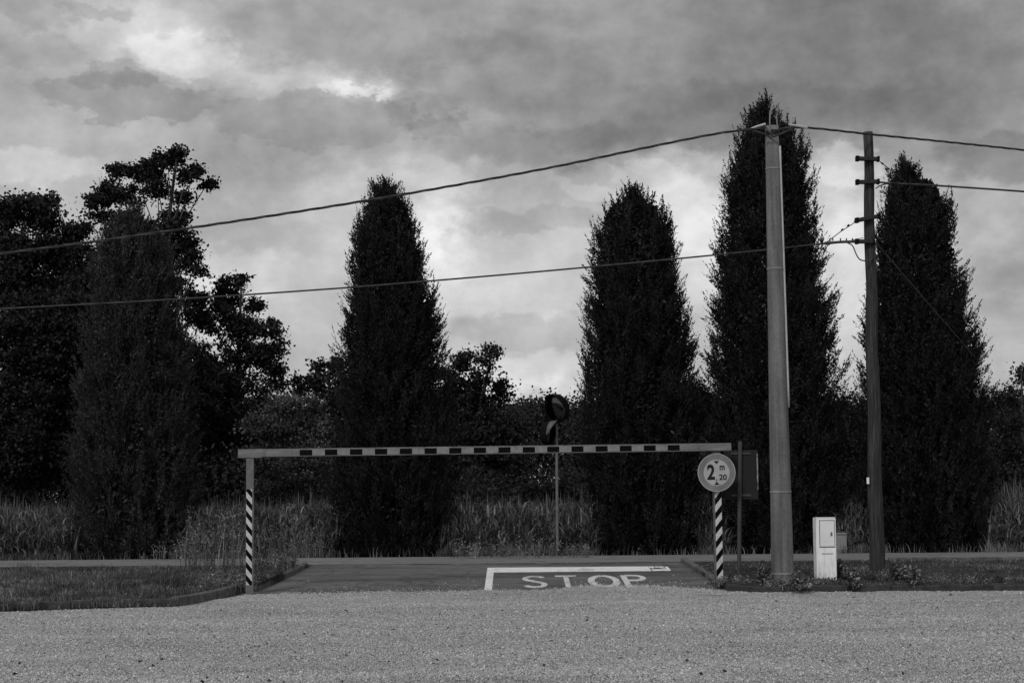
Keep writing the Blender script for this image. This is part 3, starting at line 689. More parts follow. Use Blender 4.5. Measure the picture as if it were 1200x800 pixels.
# ------------------------------------------------------------------ columnar trees
def columnar(cx, prof, Y, label, mt, sprigs=5200, seed=1):
    """prof: (photo y, left x, right x) rows from the top; turned into a round crown of upright leafy sprigs"""
    global rng
    rng = np.random.default_rng(seed)
    k = Y / F; base = Vector((at(cx, 600, Y).x, Y, RISE))
    zs, rs_, xo = [], [], []
    for py, l, r in prof:
        p = at((l + r) / 2, py, Y); zs.append(p.z - RISE); rs_.append(max((r - l) / 2 * k, 0.03)); xo.append(p.x - base.x)
    zs, rs_, xo = np.array(zs[::-1]), np.array(rs_[::-1]), np.array(xo[::-1])
    root = tag(empty('columnar_tree', base), label, 'tree', 'columnar trees in a row along the road')
    rs_ = rs_ * 1.05 + 0.07 * np.clip(zs / zs[-1] * 2 - 0.6, 0, 1) * (rs_ > 0.3); H = zs[-1]
    MB().tube([(0, 0, -0.1), (xo.mean() * .3, 0, H * 0.4), (xo[-1], 0, H * 0.85)], [0.16, 0.10, 0.03], 8).build('trunk', M['bark'], root)
    # sprigs: base inside, tip on the outline
    w = np.interp(np.linspace(0, H, 400), zs, rs_) + 0.15; cdf = np.cumsum(w); cdf /= cdf[-1]
    ns = 5; nb = sprigs // ns; zb = np.interp(rng.uniform(0, 1, nb), cdf, np.linspace(0, H, 400)); ab = rng.uniform(0, 2 * pi, nb)
    lump = 1 + 0.06 * np.sin(ab * 3 + zb * 1.9 + seed) * np.sin(zb * 2.3 + seed * 2) + 0.04 * np.sin(ab * 7 + zb * 5)
    relb = 0.62 + 0.42 * rng.uniform(0, 1, nb) ** 0.45                    # how far out the branch tip reaches
    outb = rng.uniform(0.30, 0.72, nb) * np.clip((H - zb) / 1.6, 0.25, 1)
    Rb = np.interp(zb, zs, rs_, right=0.05) * lump; tr_ = Rb * relb
    db = unit(np.stack([np.cos(ab) * outb, np.sin(ab) * outb, np.sqrt(1 - outb ** 2)], 1) + rng.normal(0, 0.09, (nb, 3)))
    tb_ = np.stack([np.interp(zb, zs, xo) + np.cos(ab) * tr_, np.sin(ab) * tr_, np.minimum(zb, H + rng.normal(-0.08, 0.16, nb))], 1)
    lb = rng.uniform(0.65, 1.05, nb)
    q_ = 34; zb[:q_] = H - rng.uniform(0, 0.35, q_); tr_[:q_] = 0.44 * rng.uniform(0, 1, q_) ** .6; tb_[:q_, 0] = xo[-1] + np.cos(ab[:q_]) * tr_[:q_]; tb_[:q_, 1] = np.sin(ab[:q_]) * tr_[:q_]; tb_[:q_, 2] = H + 0.0 - tr_[:q_] ** 2 * 1.2 + rng.normal(0, 0.08, q_); lb[:q_] *= 0.75
    n = nb * ns; bi = np.repeat(np.arange(nb), ns); lead = (np.arange(n) % ns) == 0
    f = np.where(lead, 1.0, rng.uniform(0.35, 0.85, n))                    # side sprigs end further back along the leader
    off = rng.normal(0, 0.085, (n, 3)) * np.where(lead, 0, 1)[:, None] * (1.3 - f)[:, None] * 1.6
    tip = tb_[bi] - db[bi] * (lb[bi] * (1 - f))[:, None] + off
    dr_ = unit(db[bi] + off * 2.0)
    ln_ = np.where(lead, lb[bi], rng.uniform(0.28, 0.5, n))
    bs_ = tip - dr_ * ln_[:, None]; bs_[:, 2] = np.maximum(bs_[:, 2], 0.02); tip[:, 2] = np.maximum(tip[:, 2], 0.06)
    m_ = 46
    t = np.sort(rng.uniform(0.0, 1, (n, m_)), 1); t[:, -1] = 1.0
    P = bs_[:, None] + (tip - bs_)[:, None] * t[..., None] + rng.normal(0, 0.042, (n, m_, 3)) * (1.06 - t[..., None])
    Dv = unit(dr_[:, None] * 1.1 + rng.normal(0, 0.34, (n, m_, 3)))
    L = (rng.uniform(0.045, 0.078, (n, m_)) * (1.1 - 0.40 * t)).ravel()
    V = [leaves(P.reshape(-1, 3), Dv.reshape(-1, 3), L, L * 0.42)]
    # inner leaf mass that closes the view through the crown
    n2 = 52000; z = np.interp(rng.uniform(0, 1, n2), cdf, np.linspace(0, H, 400)); az = rng.uniform(0, 2 * pi, n2)
    r = np.interp(z, zs, rs_) * rng.uniform(0.30, 0.70, n2)
    r = np.minimum(r, np.interp(z + 0.45, zs, rs_, right=0.0) * 0.8)
    ok = z < H - 0.55; z, az, r = z[ok], az[ok], r[ok]; n2 = len(z)
    P2 = np.stack([np.interp(z, zs, xo) + np.cos(az) * r, np.sin(az) * r, z], 1)
    V.append(leaves(P2, rng.normal(size=(n2, 3)) + (0, 0, .6), rng.uniform(0.08, 0.14, n2), rng.uniform(0.045, 0.08, n2)))
    obj_np('crown', np.concatenate(V), 4, M[mt], root)
    return root
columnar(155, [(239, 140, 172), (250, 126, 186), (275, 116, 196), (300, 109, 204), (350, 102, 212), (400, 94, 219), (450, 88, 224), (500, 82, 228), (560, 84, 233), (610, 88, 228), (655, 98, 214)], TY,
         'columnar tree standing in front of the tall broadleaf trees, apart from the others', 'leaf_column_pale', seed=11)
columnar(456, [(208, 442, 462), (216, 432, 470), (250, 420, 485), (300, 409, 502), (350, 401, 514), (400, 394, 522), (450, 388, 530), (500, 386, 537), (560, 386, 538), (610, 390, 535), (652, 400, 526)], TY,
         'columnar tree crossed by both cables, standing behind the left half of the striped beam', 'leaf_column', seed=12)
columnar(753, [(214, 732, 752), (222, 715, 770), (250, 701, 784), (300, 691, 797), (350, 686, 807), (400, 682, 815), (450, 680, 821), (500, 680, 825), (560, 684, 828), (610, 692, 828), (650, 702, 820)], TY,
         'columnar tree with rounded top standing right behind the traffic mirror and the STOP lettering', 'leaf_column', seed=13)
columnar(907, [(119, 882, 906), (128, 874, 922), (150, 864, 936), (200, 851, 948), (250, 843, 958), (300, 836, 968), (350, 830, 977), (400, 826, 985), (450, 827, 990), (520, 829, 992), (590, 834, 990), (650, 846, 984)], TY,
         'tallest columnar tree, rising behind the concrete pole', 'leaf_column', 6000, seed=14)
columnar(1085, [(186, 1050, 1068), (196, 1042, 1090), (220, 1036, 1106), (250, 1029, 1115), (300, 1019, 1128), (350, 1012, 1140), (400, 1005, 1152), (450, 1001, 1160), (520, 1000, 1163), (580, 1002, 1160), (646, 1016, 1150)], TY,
         'columnar tree behind the wooden pole, last of the row before the pale reeds', 'leaf_column', seed=15)

# ------------------------------------------------------------------ broadleaf trees
def broadleaf(name, label, cat, group, trunk_px, Y, lobes, mt, leaf=0.11, per=70, dens=1.0, clump=0.34, trunk_r=0.14, seed=1, bark='bark', limb=True, solid=0.55):
    global rng
    rng = np.random.default_rng(seed); k = Y / F
    base = Vector((at(trunk_px, 600, Y).x, Y, RISE)); root = tag(empty(name, base), label, cat, group)
    tops = min(lobes, key=lambda l: l[1]); V = []; mb = MB()
    tp_ = at(tops[0], tops[1], Y) - base
    spine = lambda t: Vector((tp_.x * t ** 1.6, 0.15 * math.sin(t * 4 + seed), tp_.z * t))
    mb.tube([spine(i / 10) - Vector((0, 0, 0.1 if i == 0 else 0)) for i in range(11)], [trunk_r * (1 - 0.85 * i / 10) for i in range(11)], 8)
    for (cx, cy, rx_, ry_) in lobes:
        a, c_ = rx_ * k, ry_ * k; bb = max(0.5 * (a + c_), 0.3) * 0.9
        yo = rng.normal(0, 0.35 * bb + 0.15)
        ctr = np.array(at(cx, cy, Y + yo) - base)
        m_ = max(4, int(dens * 16 * (a * c_ + 0.2 * (a + c_)) / 0.5))
        u = unit(rng.normal(size=(m_, 3))) * (rng.uniform(0.12, 1, m_) ** 0.45)[:, None]
        cc = ctr + u * (a, bb, c_)
        nl = per
        sp_ = clump * rng.uniform(0.6, 1.2, (m_, 1, 1)) * np.array((1.0, 1.0, 0.6))
        P = cc[:, None] + rng.normal(size=(m_, nl, 3)) * sp_ * 0.55 * np.where(rng.uniform(0, 1, (m_, nl, 1)) < 0.15, 1.5, 1.0)
        P = P.reshape(-1, 3); P[:, 2] = np.maximum(P[:, 2], 0.05)
        L = rng.uniform(0.7, 1.3, len(P)) * leaf
        V.append(leaves(P, rng.normal(size=P.shape) + (0, 0, -0.3), L, L * 0.75))
        if limb:
            t0 = float(np.clip(ctr[2] / tp_.z - 0.22, 0.12, 0.9)); s0 = spine(t0); e = Vector(ctr)
            mid = s0.lerp(e, 0.5) + Vector((rng.normal(0, .1), rng.normal(0, .1), -0.1))
            r_ = trunk_r * (1 - 0.85 * t0) * 0.34; mb.tube([s0, mid, e], [r_, r_ * .7, r_ * .4], 6)
            for q in cc[::3]: mb.tube([e, e.lerp(Vector(q), .5) + Vector((0, 0, .05)), Vector(q)], [r_ * .38, r_ * .28, 0.008], 4, False)
    mb.build('trunk', M[bark], root)
    obj_np('crown', np.concatenate(V), 4, M[mt], root)
    return root
G1 = 'broadleaf trees behind the row of columnar trees'
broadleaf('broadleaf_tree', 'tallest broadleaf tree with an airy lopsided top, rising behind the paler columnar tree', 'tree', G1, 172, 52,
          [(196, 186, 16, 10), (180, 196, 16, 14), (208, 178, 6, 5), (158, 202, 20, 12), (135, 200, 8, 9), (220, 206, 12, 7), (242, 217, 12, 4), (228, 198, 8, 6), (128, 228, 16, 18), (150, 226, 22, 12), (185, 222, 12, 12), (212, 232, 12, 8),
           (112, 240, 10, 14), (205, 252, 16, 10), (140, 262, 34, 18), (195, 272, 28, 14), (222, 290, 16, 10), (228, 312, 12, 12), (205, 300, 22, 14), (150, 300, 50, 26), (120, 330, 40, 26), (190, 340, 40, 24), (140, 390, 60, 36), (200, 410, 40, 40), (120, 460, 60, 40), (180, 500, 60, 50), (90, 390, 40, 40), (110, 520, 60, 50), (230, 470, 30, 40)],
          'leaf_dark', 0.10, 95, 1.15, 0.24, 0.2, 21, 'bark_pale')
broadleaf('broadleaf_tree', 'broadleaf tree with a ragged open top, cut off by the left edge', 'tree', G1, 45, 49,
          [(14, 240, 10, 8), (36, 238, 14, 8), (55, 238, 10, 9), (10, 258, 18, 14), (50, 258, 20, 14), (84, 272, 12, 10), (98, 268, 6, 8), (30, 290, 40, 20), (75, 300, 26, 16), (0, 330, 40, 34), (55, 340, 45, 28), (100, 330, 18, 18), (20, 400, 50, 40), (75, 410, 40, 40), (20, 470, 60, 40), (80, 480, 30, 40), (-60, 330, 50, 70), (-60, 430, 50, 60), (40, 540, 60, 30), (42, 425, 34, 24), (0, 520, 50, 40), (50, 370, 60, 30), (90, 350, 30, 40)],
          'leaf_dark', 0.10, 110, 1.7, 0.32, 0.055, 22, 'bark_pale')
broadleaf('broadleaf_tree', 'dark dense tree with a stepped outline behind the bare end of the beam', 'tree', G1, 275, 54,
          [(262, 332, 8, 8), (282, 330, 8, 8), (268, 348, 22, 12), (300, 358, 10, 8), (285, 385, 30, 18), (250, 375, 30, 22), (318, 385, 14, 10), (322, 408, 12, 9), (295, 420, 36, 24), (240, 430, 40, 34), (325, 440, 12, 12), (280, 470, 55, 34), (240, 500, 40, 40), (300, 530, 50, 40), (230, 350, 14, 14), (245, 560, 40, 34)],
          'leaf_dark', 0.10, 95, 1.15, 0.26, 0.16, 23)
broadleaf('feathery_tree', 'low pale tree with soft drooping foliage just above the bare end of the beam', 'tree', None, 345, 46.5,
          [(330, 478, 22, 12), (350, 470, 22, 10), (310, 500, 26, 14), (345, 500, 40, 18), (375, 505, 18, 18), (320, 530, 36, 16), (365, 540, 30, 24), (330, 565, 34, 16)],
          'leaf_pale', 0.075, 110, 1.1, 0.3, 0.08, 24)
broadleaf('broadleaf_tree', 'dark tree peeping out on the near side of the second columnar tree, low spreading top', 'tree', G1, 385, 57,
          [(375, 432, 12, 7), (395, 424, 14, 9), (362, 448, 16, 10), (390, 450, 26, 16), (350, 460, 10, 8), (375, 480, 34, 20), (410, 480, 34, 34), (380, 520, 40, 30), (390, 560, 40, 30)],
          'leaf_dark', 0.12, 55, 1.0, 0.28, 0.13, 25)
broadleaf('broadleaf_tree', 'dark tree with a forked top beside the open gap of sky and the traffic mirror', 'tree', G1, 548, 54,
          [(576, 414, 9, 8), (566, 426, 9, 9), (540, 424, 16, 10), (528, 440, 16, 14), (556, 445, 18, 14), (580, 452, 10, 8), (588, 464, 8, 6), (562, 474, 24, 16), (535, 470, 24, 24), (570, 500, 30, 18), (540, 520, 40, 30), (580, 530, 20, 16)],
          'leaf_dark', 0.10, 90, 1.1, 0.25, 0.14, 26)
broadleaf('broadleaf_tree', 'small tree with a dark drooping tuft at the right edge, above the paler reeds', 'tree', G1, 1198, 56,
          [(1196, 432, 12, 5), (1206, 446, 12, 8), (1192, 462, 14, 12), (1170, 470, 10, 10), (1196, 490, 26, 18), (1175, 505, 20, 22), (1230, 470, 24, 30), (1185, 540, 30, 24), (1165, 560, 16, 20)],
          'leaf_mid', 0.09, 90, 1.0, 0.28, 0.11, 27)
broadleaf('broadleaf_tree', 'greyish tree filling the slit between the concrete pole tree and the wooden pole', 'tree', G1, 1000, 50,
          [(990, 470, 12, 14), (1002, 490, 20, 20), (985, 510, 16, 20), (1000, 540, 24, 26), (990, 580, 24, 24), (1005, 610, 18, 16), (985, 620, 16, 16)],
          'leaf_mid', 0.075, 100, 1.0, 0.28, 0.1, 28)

# a far-off wood that reads as one mass, closing the view
rng = np.random.default_rng(40); V = []
for i, px in enumerate(np.arange(-260, 1480, 21)):
    px = px + rng.normal(0, 6); Y = 78 + rng.uniform(-9, 12); k = Y / F
    topy = 476 + 9 * math.sin(px * 0.021) + rng.normal(0, 5)
    if 560 < px < 700: topy = 478 + rng.normal(0, 4)
    c0 = np.array(at(px, topy, Y)); Hh = c0[2] - RISE; wd = rng.uniform(15, 26) * k
    m_ = 75
    t = rng.uniform(0, 1, m_) ** 0.6; rr = wd * np.sqrt(np.clip(1 - (2 * t - 1.0) ** 2 * np.where(t > .5, 1, .25), 0.05, 1)) * np.sqrt(rng.uniform(0, 1, m_)); a = rng.uniform(0, 2 * pi, m_)
    cc = np.stack([c0[0] + rr * np.cos(a), Y + rr * np.sin(a), RISE + Hh * t], 1)
    P = (cc[:, None] + rng.normal(size=(m_, 95, 3)) * (0.42, 0.42, 0.25)).reshape(-1, 3); P[:, 2] = np.maximum(P[:, 2], RISE)
    L = rng.uniform(0.09, 0.17, len(P)); V.append(leaves(P, rng.normal(size=P.shape), L, L * 0.8))
tag(obj_np('far_wood', np.concatenate(V), 4, mat_leaf('wood_leaf', 0.018, 0.05, 0.15)), 'far-off wood closing the view behind the field', None, None, 'stuff')
# dark undergrowth below the trees
V = []
for i in range(900):
    px = rng.uniform(-80, 1290); Y = rng.uniform(50, 66); top_ = (1.7 + 1.1 * abs(wob(px * .02, Y * .1))) * (0.75 if 580 < px < 700 else 1.15)
    c0 = np.array((at(px, 560, Y).x, Y, RISE + top_ * rng.uniform(0, 1)))
    P = c0 + rng.normal(size=(180, 3)) * (0.5, 0.5, 0.3); P[:, 2] = np.maximum(P[:, 2], RISE)
    L = rng.uniform(0.07, 0.14, 180); V.append(leaves(P, rng.normal(size=P.shape), L, L * 0.8))
tag(obj_np('undergrowth', np.concatenate(V), 4, M['leaf_dark']), 'dark tangled undergrowth below the trees', None, None, 'stuff')
# clipped hedge across the gap
V = []; hc = at(645, 580, 49); x0_ = at(596, 580, 49).x; x1_ = at(695, 580, 49).x; ht = at(645, 568, 49).z
hd = tag(empty('hedge', (hc.x, 49, RISE)), 'low dark hedge with a flat top seen behind the reeds below the mirrors', 'hedge')
n = 14000; P = np.stack([rng.uniform(x0_, x1_, n) - hc.x, rng.normal(0, 0.35, n), (ht - RISE) * rng.uniform(0, 1, n) ** 0.7], 1); P[:, 2] *= 1 + 0.05 * np.sin(P[:, 0] * 5); P[:, 2] *= np.sqrt(np.clip(1.05 - (P[:, 0] / (x1_ - x0_) * 2) ** 6, 0.2, 1))
L = rng.uniform(0.07, 0.13, n); obj_np('foliage', leaves(P, rng.normal(size=P.shape), L, L * .7), 4, M['leaf_mid'], hd)
MB().tube([(0, 0, 0), (0.05, 0, 0.5)], 0.03, 6).build('stem', M['bark'], hd)

# ------------------------------------------------------------------ reeds, grass, weeds
TX = np.array([at(p, 600, TY).x for p in (155, 458, 757, 911, 1085)])
def clear(X, Y, w=1.12, back=0.0): return (np.abs(X[:, None] - TX[None]).min(1) > w) | (Y > TY + back)
rng = np.random.default_rng(50)
n = 30000; px = rng.uniform(-90, 1290, n); Y = 40.2 + 5.5 * rng.uniform(0, 1, n) ** 1.3
X = (px - 600) / F * Y + ROLL * 0
hgt = np.clip(rng.normal(1.28, 0.15, n) * (0.95 + 0.10 * np.sin(X * 0.9) * np.sin(X * 2.3 + Y)), 0.35, 1.7) * np.clip((Y - 39.9) / 0.9 + 0.15, 0.3, 1)
hgt = np.where(px > 1140, hgt * 1.15, hgt)
P = np.stack([X, Y, np.full(n, RISE - 0.03)], 1)
ck = clear(P[:, 0], P[:, 1]); P, hgt = P[ck], hgt[ck]; n = len(P)
V, Fq = blades(P, hgt, rng.uniform(0.025, 0.07, n), np.abs(rng.normal(0.26, 0.22, n)), 4, 0.8)
n = 26000; X3 = rng.uniform(-13.5, 13.5, n); Y3 = 40.0 + 2.6 * rng.uniform(0, 1, n) ** 1.3
ck = clear(X3, Y3, 1.2); X3, Y3 = X3[ck], Y3[ck]; n = len(X3)
V3, F3 = blades(np.stack([X3, Y3, RISE + rng.uniform(0.1, 0.95, n) * np.clip((Y3 - 39.7) / .8, .3, 1)], 1), rng.uniform(0.25, 0.5, n), rng.uniform(0.02, 0.05, n), rng.uniform(0.5, 1.3, n), 4, 0.7)
tag(obj_np('reeds', np.concatenate([V, V3]), 4, M['reed'], faces=np.concatenate([Fq, F3 + len(V)])), 'tall reeds growing along the far side of the road', None, None, 'stuff')
n = 9000; X = rng.uniform(-14, 14, n); Y = 39.42 + np.abs(rng.normal(0, 0.35, n)); ck = clear(X, Y, 1.1) | (rng.uniform(0, 1, n) < .15); X, Y = X[ck], Y[ck]; n = len(X)
V, Fq = blades(np.stack([X, Y, np.full(n, RISE - 0.02)], 1), rng.uniform(0.08, 0.3, n), rng.uniform(0.01, 0.02, n), np.abs(rng.normal(0.35, 0.25, n)), 3)
tag(obj_np('roadside_grass', V, 4, M['grass'], faces=Fq), 'rough grass along the far road edge', None, None, 'stuff')

def scatter_verge(n, xr, near_x, near_y, y_hi):
    X = rng.uniform(*xr, n); lo = np.interp(X, near_x, near_y); Y = lo + (y_hi - lo) * rng.uniform(0, 1, n); return X, Y
def vz(X, Y, base): return g(Y) + np.clip((ROAD0 - 0.05 - Y) / 3.0, 0.12, 1) * (base + 0.03 * (np.sin(X * 1.7 + 1.3 * Y) + np.sin(X * 3.9 - 2.1 * Y + 1) * .6 + np.sin(2.9 * Y + .7 * X) * .7) / 2.3)
X, Y = scatter_verge(60000, (-11.0, lx[-1] - 0.05), lx, ly + 0.06, ROAD0 - 0.08)
dn = 0.5 + 0.5 * np.sin(X * 1.3 + 0.7) * np.sin(Y * 1.7 + X * 0.4) + rng.normal(0, 0.25, len(X)); kp = dn > 0.2; X, Y = X[kp], Y[kp]
hg = rng.uniform(0.03, 0.10, len(X)) * (0.6 + 0.8 * np.clip(dn[kp], 0, 1.2)) * (1 + 1.2 * (np.sin(X * 3.1) * np.sin(Y * 2.7 + X) > 0.55))
hg = hg * np.clip((ROAD0 - Y) / 2.5, 0.25, 1)
V, Fq = blades(np.stack([X, Y, vz(X, Y, VZ) - 0.01], 1), hg, rng.uniform(0.006, 0.014, len(X)), np.abs(rng.normal(0.6, 0.4, len(X))), 3)
# overhanging grass along the old kerb
n = 5000; X2 = np.where(rng.uniform(0, 1, n) < 0.75, rng.uniform(-9.5, gp(215, 709).x, n), rng.uniform(gp(302, 690).x, lx[-1], n)); Y2 = np.interp(X2, lx, ly) + -0.11 + rng.normal(0, 0.07, n); kp2 = np.sin(X2 * 5) + np.sin(X2 * 2.1 + 1) + rng.normal(0, .7, n) > -0.2; X2, Y2 = X2[kp2], Y2[kp2]
V2, F2 = blades(np.stack([X2, Y2, g(Y2) + 0.03], 1), rng.uniform(0.06, 0.17, len(X2)), rng.uniform(0.006, 0.013, len(X2)), np.abs(rng.normal(0.6, 0.4, len(X2))), 3)
F2 = F2 + len(V)
tag(obj_np('grass', np.concatenate([V, V2]), 4, M['grass'], faces=np.concatenate([Fq, F2])), 'short patchy grass on the left verge', None, None, 'stuff')
X, Y = scatter_verge(30000, (rx[0] + 0.3, 11.5), rx, ry + 0.10, ROAD0 - 0.08)
xg = gp(1040, 685).x; kp = rng.uniform(0, 1, len(X)) < np.clip((X - xg + 1.6) / 1.6, 0.05, 1) * (0.55 + 0.45 * np.sin(X * 2 + Y * 3)); X, Y = X[kp], Y[kp]
V, Fq = blades(np.stack([X, Y, vz(X, Y, 0.075) - 0.01], 1), rng.uniform(0.02, 0.08, len(X)), rng.uniform(0.006, 0.013, len(X)), np.abs(rng.normal(0.6, 0.4, len(X))), 3)
tag(obj_np('grass', V, 4, M['grass'], faces=Fq), 'thin grass on the verge below the poles', None, None, 'stuff')
# dead leaves and crumbs on the bare soil
n = 1400; X, Y = scatter_verge(n, (rx[0] + 0.1, gp(1060, 685).x), rx, ry + 0.05, ROAD0 - 0.2)
tag(obj_np('leaf_litter', leaves(np.stack([X, Y, vz(X, Y, 0.085)], 1), rng.normal(size=(n, 3)) * (1, 1, .25), rng.uniform(.02, .05, n), rng.uniform(.012, .03, n)), 4, mat_leaf('dry_leaf', 0.03, 0.3, 0.1)), 'dry leaves scattered on the bare soil', None, None, 'stuff')

def weed_patch(pxr, basepy, hmean, n, mt, label, seeds=True, name='weeds', spread=0.5):
    V, Fs = [], []; base_n = 0
    p = gp((pxr[0] + pxr[1]) / 2, basepy, 0.06); x0_, x1_ = at(pxr[0], basepy, p.y).x, at(pxr[1], basepy, p.y).x
    X = rng.uniform(x0_, x1_, n); Y = p.y + rng.normal(0, spread, n); Z = g(Y) + (0.05 if p.y < ROAD0 else 0)
    H = np.clip(rng.normal(hmean, hmean * .28, n), .08, 3)
    V1, F1 = blades(np.stack([X, Y, Z], 1), H, np.full(n, 0.011), np.abs(rng.normal(.15, .12, n)), 3)
    m_ = 14; t = rng.uniform(0.25, 1, (n, m_)); Q = np.stack([X[:, None] + rng.normal(0, .035, (n, m_)), Y[:, None] + rng.normal(0, .035, (n, m_)), Z[:, None] + H[:, None] * t], -1).reshape(-1, 3)
    L = rng.uniform(.02, .055, len(Q)); V2 = leaves(Q, rng.normal(size=Q.shape) + (0, 0, .5), L, L * .5)
    F2 = np.arange(len(V2)).reshape(-1, 4) + len(V1)
    return tag(obj_np(name, np.concatenate([V1, V2]), 4, M[mt], faces=np.concatenate([F1, F2])), label, None, None, 'stuff')
weed_patch((216, 286), 667, 0.78, 140, 'weed', 'tall pale seeding weeds at the corner of the left verge', spread=.3)
weed_patch((225, 300), 690, 0.24, 150, 'weed', 'pale weeds beside the curved kerb', spread=.3)
weed_patch((300, 345), 668, 0.26, 160, 'grass', 'low weeds at the tip of the left verge', spread=.3)
weed_patch((295, 380), 650, 0.5, 130, 'weed', 'pale flowering weeds across the road behind the striped post', spread=.15)
weed_patch((180, 235), 652, 0.35, 50, 'weed', 'sparse weeds below the paler columnar tree', spread=.15)
weed_patch((530, 690), 650, 0.3, 150, 'weed', 'pale weeds at the foot of the reeds', spread=.2)

n = 160; d = 14 * (31 / 14) ** rng.uniform(0, 1, n); X = rng.uniform(-1, 1, n) * d * 0.29; kp = d < np.interp(X, gxs, gys); X, d = X[kp], d[kp]
tag(obj_np('fallen_leaves', leaves(np.stack([X, d, g(d) + 0.035], 1), rng.normal(size=(len(X), 3)) * (1, 1, .2), rng.uniform(.025, .07, len(X)), rng.uniform(.015, .045, len(X))), 4, mat_leaf('dark_fallen_leaf', 0.04, 0.16, 0.1)), 'dark fallen leaves and twigs on the gravel', None, None, 'stuff')
for a_, c_, y_, h_, n_, w_ in ((898, 936, 688, .10, 50, 'concrete pole'), (1012, 1046, 678, .10, 60, 'wooden pole'), (950, 986, 684, .045, 40, 'white meter cabinet'), 
                           (834, 850, 685, .09, 40, 'barrier post carrying the height sign'), (858, 876, 683, .10, 30, 'thin sign pole'), (1090, 1180, 683, .12, 90, None)):
    weed_patch((a_, c_), y_, h_, n_, 'grass', 'sparse low weeds at the foot of the ' + w_ if w_ else 'sparse low weeds on the open verge beyond the wooden pole', spread=.14)
# small leafy shrubs on the soil by the poles
def shrub(px, py, wpx, hpx, label, seed):
    global rng
    rng = np.random.default_rng(seed); B = gp(px, py, 0.07); k = B.y / F
    root = tag(empty('low_shrub', (B.x, B.y, float(g(B.y)) + 0.06)), label, 'shrub', 'low shrubs planted below the poles')
    mb = MB(); V = []; ns = 34
    for i in range(ns):
        a = rng.uniform(0, 2 * pi); o = rng.uniform(0.1, 1); e = Vector((cos(a) * o * wpx * k / 2, sin(a) * o * wpx * k / 2, hpx * k * rng.uniform(.45, 1.0) * math.sqrt(max(1.1 - o * o, .15))))
        mb.tube([(0, 0, -.03), e * .5 + Vector((0, 0, .03)), e], [.008, .005, .003], 4)
        t = rng.uniform(.35, 1.05, 15)[:, None]; P = np.array(e)[None] * t + rng.normal(0, .018, (15, 3)); P[:, 2] = np.maximum(P[:, 2], 0.01)
        L = rng.uniform(.045, .085, 15); V.append(leaves(P, rng.normal(size=P.shape) + (0, 0, .5), L, L * .6))
    mb.build('stem', M['bark'], root); obj_np('foliage', np.concatenate(V), 4, M['leaf_shrub'], root)
shrub(938, 690.5, 27, 21, 'low leafy shrub right against the foot of the concrete pole, on the meter cabinet side', 61)
shrub(893, 683, 24, 24, 'low shrub half hidden behind the concrete pole, on the height sign side', 62)
shrub(1000, 688, 20, 24, 'low shrub on bare soil between the meter cabinet and the wooden pole', 63)
shrub(986, 678, 14, 22, 'small shrub tucked against the side of the meter cabinet', 64)
shrub(1054, 679, 28, 24, 'wider shrub just beyond the wooden pole, the rear one of a touching pair', 65)
shrub(1071, 687, 20, 24, 'shrub nearest the kerb in the touching pair beyond the wooden pole', 66)

# ------------------------------------------------------------------ sky, sun
SUN_EL, SUN_AZ = radians(42), radians(205)         # azimuth from +Y clockwise: behind the camera, a little to its left
W = bpy.data.worlds.new('World'); S.world = W; W.use_nodes = True
nt = W.node_tree; bg = nt.nodes['Background']; bg.inputs['Strength'].default_value = 0.1
sky = nt.nodes.new('ShaderNodeTexSky'); sky.sky_type = 'NISHITA'; sky.sun_disc = False; sky.sun_elevation = SUN_EL; sky.sun_rotation = SUN_AZ
bw = nt.nodes.new('ShaderNodeRGBToBW'); link(nt, sky.outputs[0], bw.inputs[0])
tc = nt.nodes.new('ShaderNodeTexCoord'); sp = nt.nodes.new('ShaderNodeSeparateXYZ'); link(nt, tc.outputs['Generated'], sp.inputs[0])
az = mathn(nt, 'ARCTAN2', sp.outputs[0], sp.outputs[1]); elv = mathn(nt, 'ARCSINE', sp.outputs[2])
K = F / 100
u_ = mathn(nt, 'ADD', mathn(nt, 'MULTIPLY', az, K), 6.0); v_ = mathn(nt, 'SUBTRACT', 5.82, mathn(nt, 'MULTIPLY', elv, K))
cmb = nt.nodes.new('ShaderNodeCombineXYZ'); link(nt, u_, cmb.inputs[0]); link(nt, v_, cmb.inputs[1])
def wnoise(scale, detail, rough, off, sy=1.0):
    mp = nt.nodes.new('ShaderNodeMapping'); mp.inputs['Location'].default_value = off; mp.inputs['Scale'].default_value = (1, sy, 1); link(nt, cmb.outputs[0], mp.inputs[0])
    n_ = nt.nodes.new('ShaderNodeTexNoise'); n_.inputs['Scale'].default_value = scale; n_.inputs['Detail'].default_value = detail; n_.inputs['Roughness'].default_value = rough
    link(nt, mp.outputs[0], n_.inputs['Vector']); return n_
w1 = wnoise(0.8, 3, 0.5, (3.1, 7.7, 0), 1.4); w2 = wnoise(2.6, 9, 0.62, (8.4, 1.7, 0), 1.5)
def sep(n_):
    q = nt.nodes.new('ShaderNodeSeparateColor'); link(nt, n_.outputs['Color'], q.inputs[0]); return q.outputs
s1, s2 = sep(w1), sep(w2)
def warp(base, a, c, ka, kc): return mathn(nt, 'ADD', mathn(nt, 'ADD', base, mathn(nt, 'MULTIPLY', mathn(nt, 'SUBTRACT', a, 0.5), ka)), mathn(nt, 'MULTIPLY', mathn(nt, 'SUBTRACT', c, 0.5), kc))
uw = warp(u_, s1[0], s2[0], 1.1, 1.0); vw = warp(v_, s1[1], s2[1], 0.5, 0.62)
BASE = 0.61
val = None
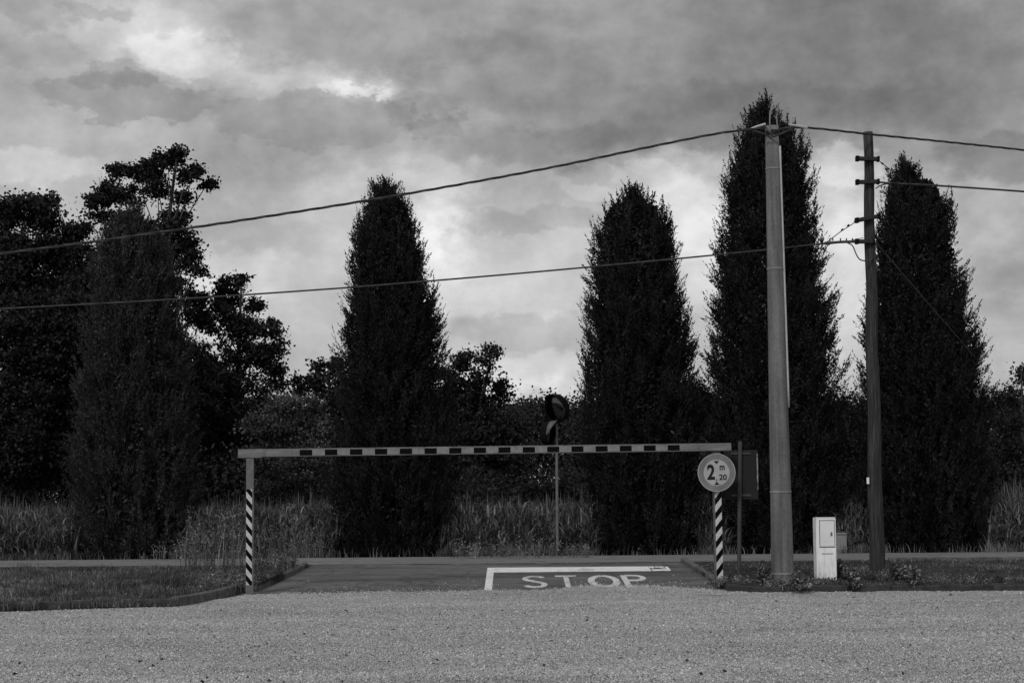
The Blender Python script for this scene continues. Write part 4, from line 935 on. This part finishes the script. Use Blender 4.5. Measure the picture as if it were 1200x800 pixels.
# clouds by direction: (centre u, v, half sizes, brightness change, edge: 0 soft, 1 crisp)
CL = [(6.4, 3.5, 4.5, 1.4, 0.07, 0), (1.0, 2.4, 2.5, 1.2, 0.03, 0), (1.5, 0.3, 1.3, 0.6, 0.07, 0),
      (10.2, 0.6, 3.6, 1.3, -0.19, 0), (8.6, 1.45, 2.6, 0.40, -0.06, 1), (4.6, 0.35, 2.1, 0.42, -0.05, 1), (5.9, 0.85, 1.3, 0.45, -0.05, 1), (5.15, 1.48, 0.40, 0.18, -0.05, 2), (6.6, 1.75, 1.5, 0.22, -0.05, 1),
      (1.7, 0.50, 0.8, 0.42, 0.13, 0), (2.1, 0.62, 0.6, 0.26, 0.07, 1), (1.1, 0.20, 0.35, 0.10, -0.07, 1), (0.4, 0.30, 0.5, 0.22, -0.06, 1), (0.5, 0.75, 0.5, 0.2, -0.04, 1),
      (3.9, 1.00, 0.9, 0.16, 0.08, 0), (4.3, 1.06, 0.40, 0.13, 0.12, 0), (4.2, 1.08, 0.40, 0.10, 0.05, 2), (3.0, 0.92, 0.6, 0.14, 0.07, 0),
      (1.55, 1.25, 1.1, 0.27, -0.06, 2), (1.6, 1.2, 1.2, 0.33, -0.03, 1), (1.45, 1.02, 0.45, 0.16, -0.04, 2), (3.7, 1.42, 1.3, 0.30, -0.045, 2), (4.9, 1.30, 0.5, 0.22, -0.03, 2), (3.2, 1.9, 1.6, 0.4, -0.05, 0), (2.8, 2.75, 1.1, 0.25, -0.03, 1),
      (4.0, 2.12, 0.45, 0.22, 0.07, 0), (4.5, 2.0, 0.7, 0.18, 0.07, 0), (5.15, 2.75, 0.40, 0.75, 0.18, 0), (0.3, 2.05, 0.9, 0.18, 0.07, 1), (2.5, 3.2, 1.0, 0.3, 0.05, 1), (2.5, 3.7, 0.6, 0.6, 0.10, 0),
      (5.9, 3.1, 1.3, 0.7, 0.04, 0), (6.2, 4.45, 1.1, 0.40, 0.11, 0), (6.3, 4.6, 0.5, 0.12, 0.08, 0), (6.2, 3.85, 1.0, 0.22, -0.06, 1), (6.3, 2.65, 1.0, 0.14, -0.05, 1),
      (7.3, 2.2, 1.0, 0.20, 0.05, 1), (6.9, 2.05, 0.35, 0.12, -0.05, 1), (8.15, 2.45, 0.6, 0.55, 0.17, 0), (8.3, 3.2, 0.6, 0.6, 0.10, 0), (9.9, 2.6, 0.55, 0.7, 0.18, 0), (9.95, 2.1, 0.45, 0.22, 0.08, 1), (9.9, 3.7, 0.5, 0.6, 0.10, 0),
      (11.8, 2.0, 0.8, 0.35, -0.08, 1), (11.6, 2.7, 0.5, 0.4, 0.05, 0), (11.9, 3.4, 0.6, 0.4, -0.07, 0), (11.6, 4.1, 0.6, 0.5, 0.05, 0)]
for (cu, cv, su, sv, am, hard) in CL:
    du = mathn(nt, 'DIVIDE', mathn(nt, 'SUBTRACT', uw, cu), su); dv = mathn(nt, 'DIVIDE', mathn(nt, 'SUBTRACT', vw, cv), sv)
    r2 = mathn(nt, 'ADD', mathn(nt, 'MULTIPLY', du, du), mathn(nt, 'MULTIPLY', dv, dv))
    if hard:
        mr = nt.nodes.new('ShaderNodeMapRange'); mr.interpolation_type = 'SMOOTHSTEP'; link(nt, r2, mr.inputs[0])
        mr.inputs[1].default_value = (1.5 if hard == 1 else 1.15); mr.inputs[2].default_value = (0.5 if hard == 1 else 0.75); mr.inputs[3].default_value = 0; mr.inputs[4].default_value = am; t_ = mr.outputs[0]
    else: t_ = mathn(nt, 'MULTIPLY', mathn(nt, 'POWER', 2.718, mathn(nt, 'MULTIPLY', r2, -1.0)), am)
    val = t_ if val is None else mathn(nt, 'ADD', val, t_)
n2 = wnoise(0.55, 8, 0.55, (11.3, 2.2, 0), 1.35); n3 = wnoise(2.2, 6, 0.6, (1.3, 5.2, 0), 1.2)
gen = mathn(nt, 'ADD', mathn(nt, 'MULTIPLY', mathn(nt, 'SUBTRACT', n2.outputs[0], 0.5), 0.26), mathn(nt, 'MULTIPLY', mathn(nt, 'SUBTRACT', n3.outputs[0], 0.5), 0.20))
back = nt.nodes.new('ShaderNodeMapRange'); link(nt, mathn(nt, 'ABSOLUTE', az), back.inputs[0]); back.inputs[1].default_value = 0.7; back.inputs[2].default_value = 1.8; back.inputs[3].default_value = 0; back.inputs[4].default_value = 0.14
tot = mathn(nt, 'ADD', mathn(nt, 'ADD', mathn(nt, 'ADD', val, gen), BASE), back.outputs[0])
lin = mathn(nt, 'POWER', mathn(nt, 'MAXIMUM', tot, 0.05), 2.2)
cloud = mathn(nt, 'MULTIPLY', lin, 9.2)
fin = mathn(nt, 'ADD', cloud, mathn(nt, 'MULTIPLY', bw.outputs[0], 0.06))
link(nt, fin, bg.inputs['Color'])
W.cycles.sampling_method = 'MANUAL'; W.cycles.sample_map_resolution = 512
sd = bpy.data.lights.new('sun', 'SUN'); sd.energy = 1.3; sd.angle = radians(11); sd.color = (1, 1, 1)
so = bpy.data.objects.new('sun', sd); C.objects.link(so)
dirv = Vector((sin(SUN_AZ) * cos(SUN_EL), cos(SUN_AZ) * cos(SUN_EL), sin(SUN_EL)))
so.rotation_euler = dirv.to_track_quat('Z', 'Y').to_euler()

S.view_settings.view_transform = 'Standard'; S.view_settings.look = 'None'; S.view_settings.exposure = 0.3; S.view_settings.gamma = 1
S.cycles.max_bounces = 5; S.cycles.diffuse_bounces = 3; S.cycles.transmission_bounces = 3
S.cycles.use_denoising = True
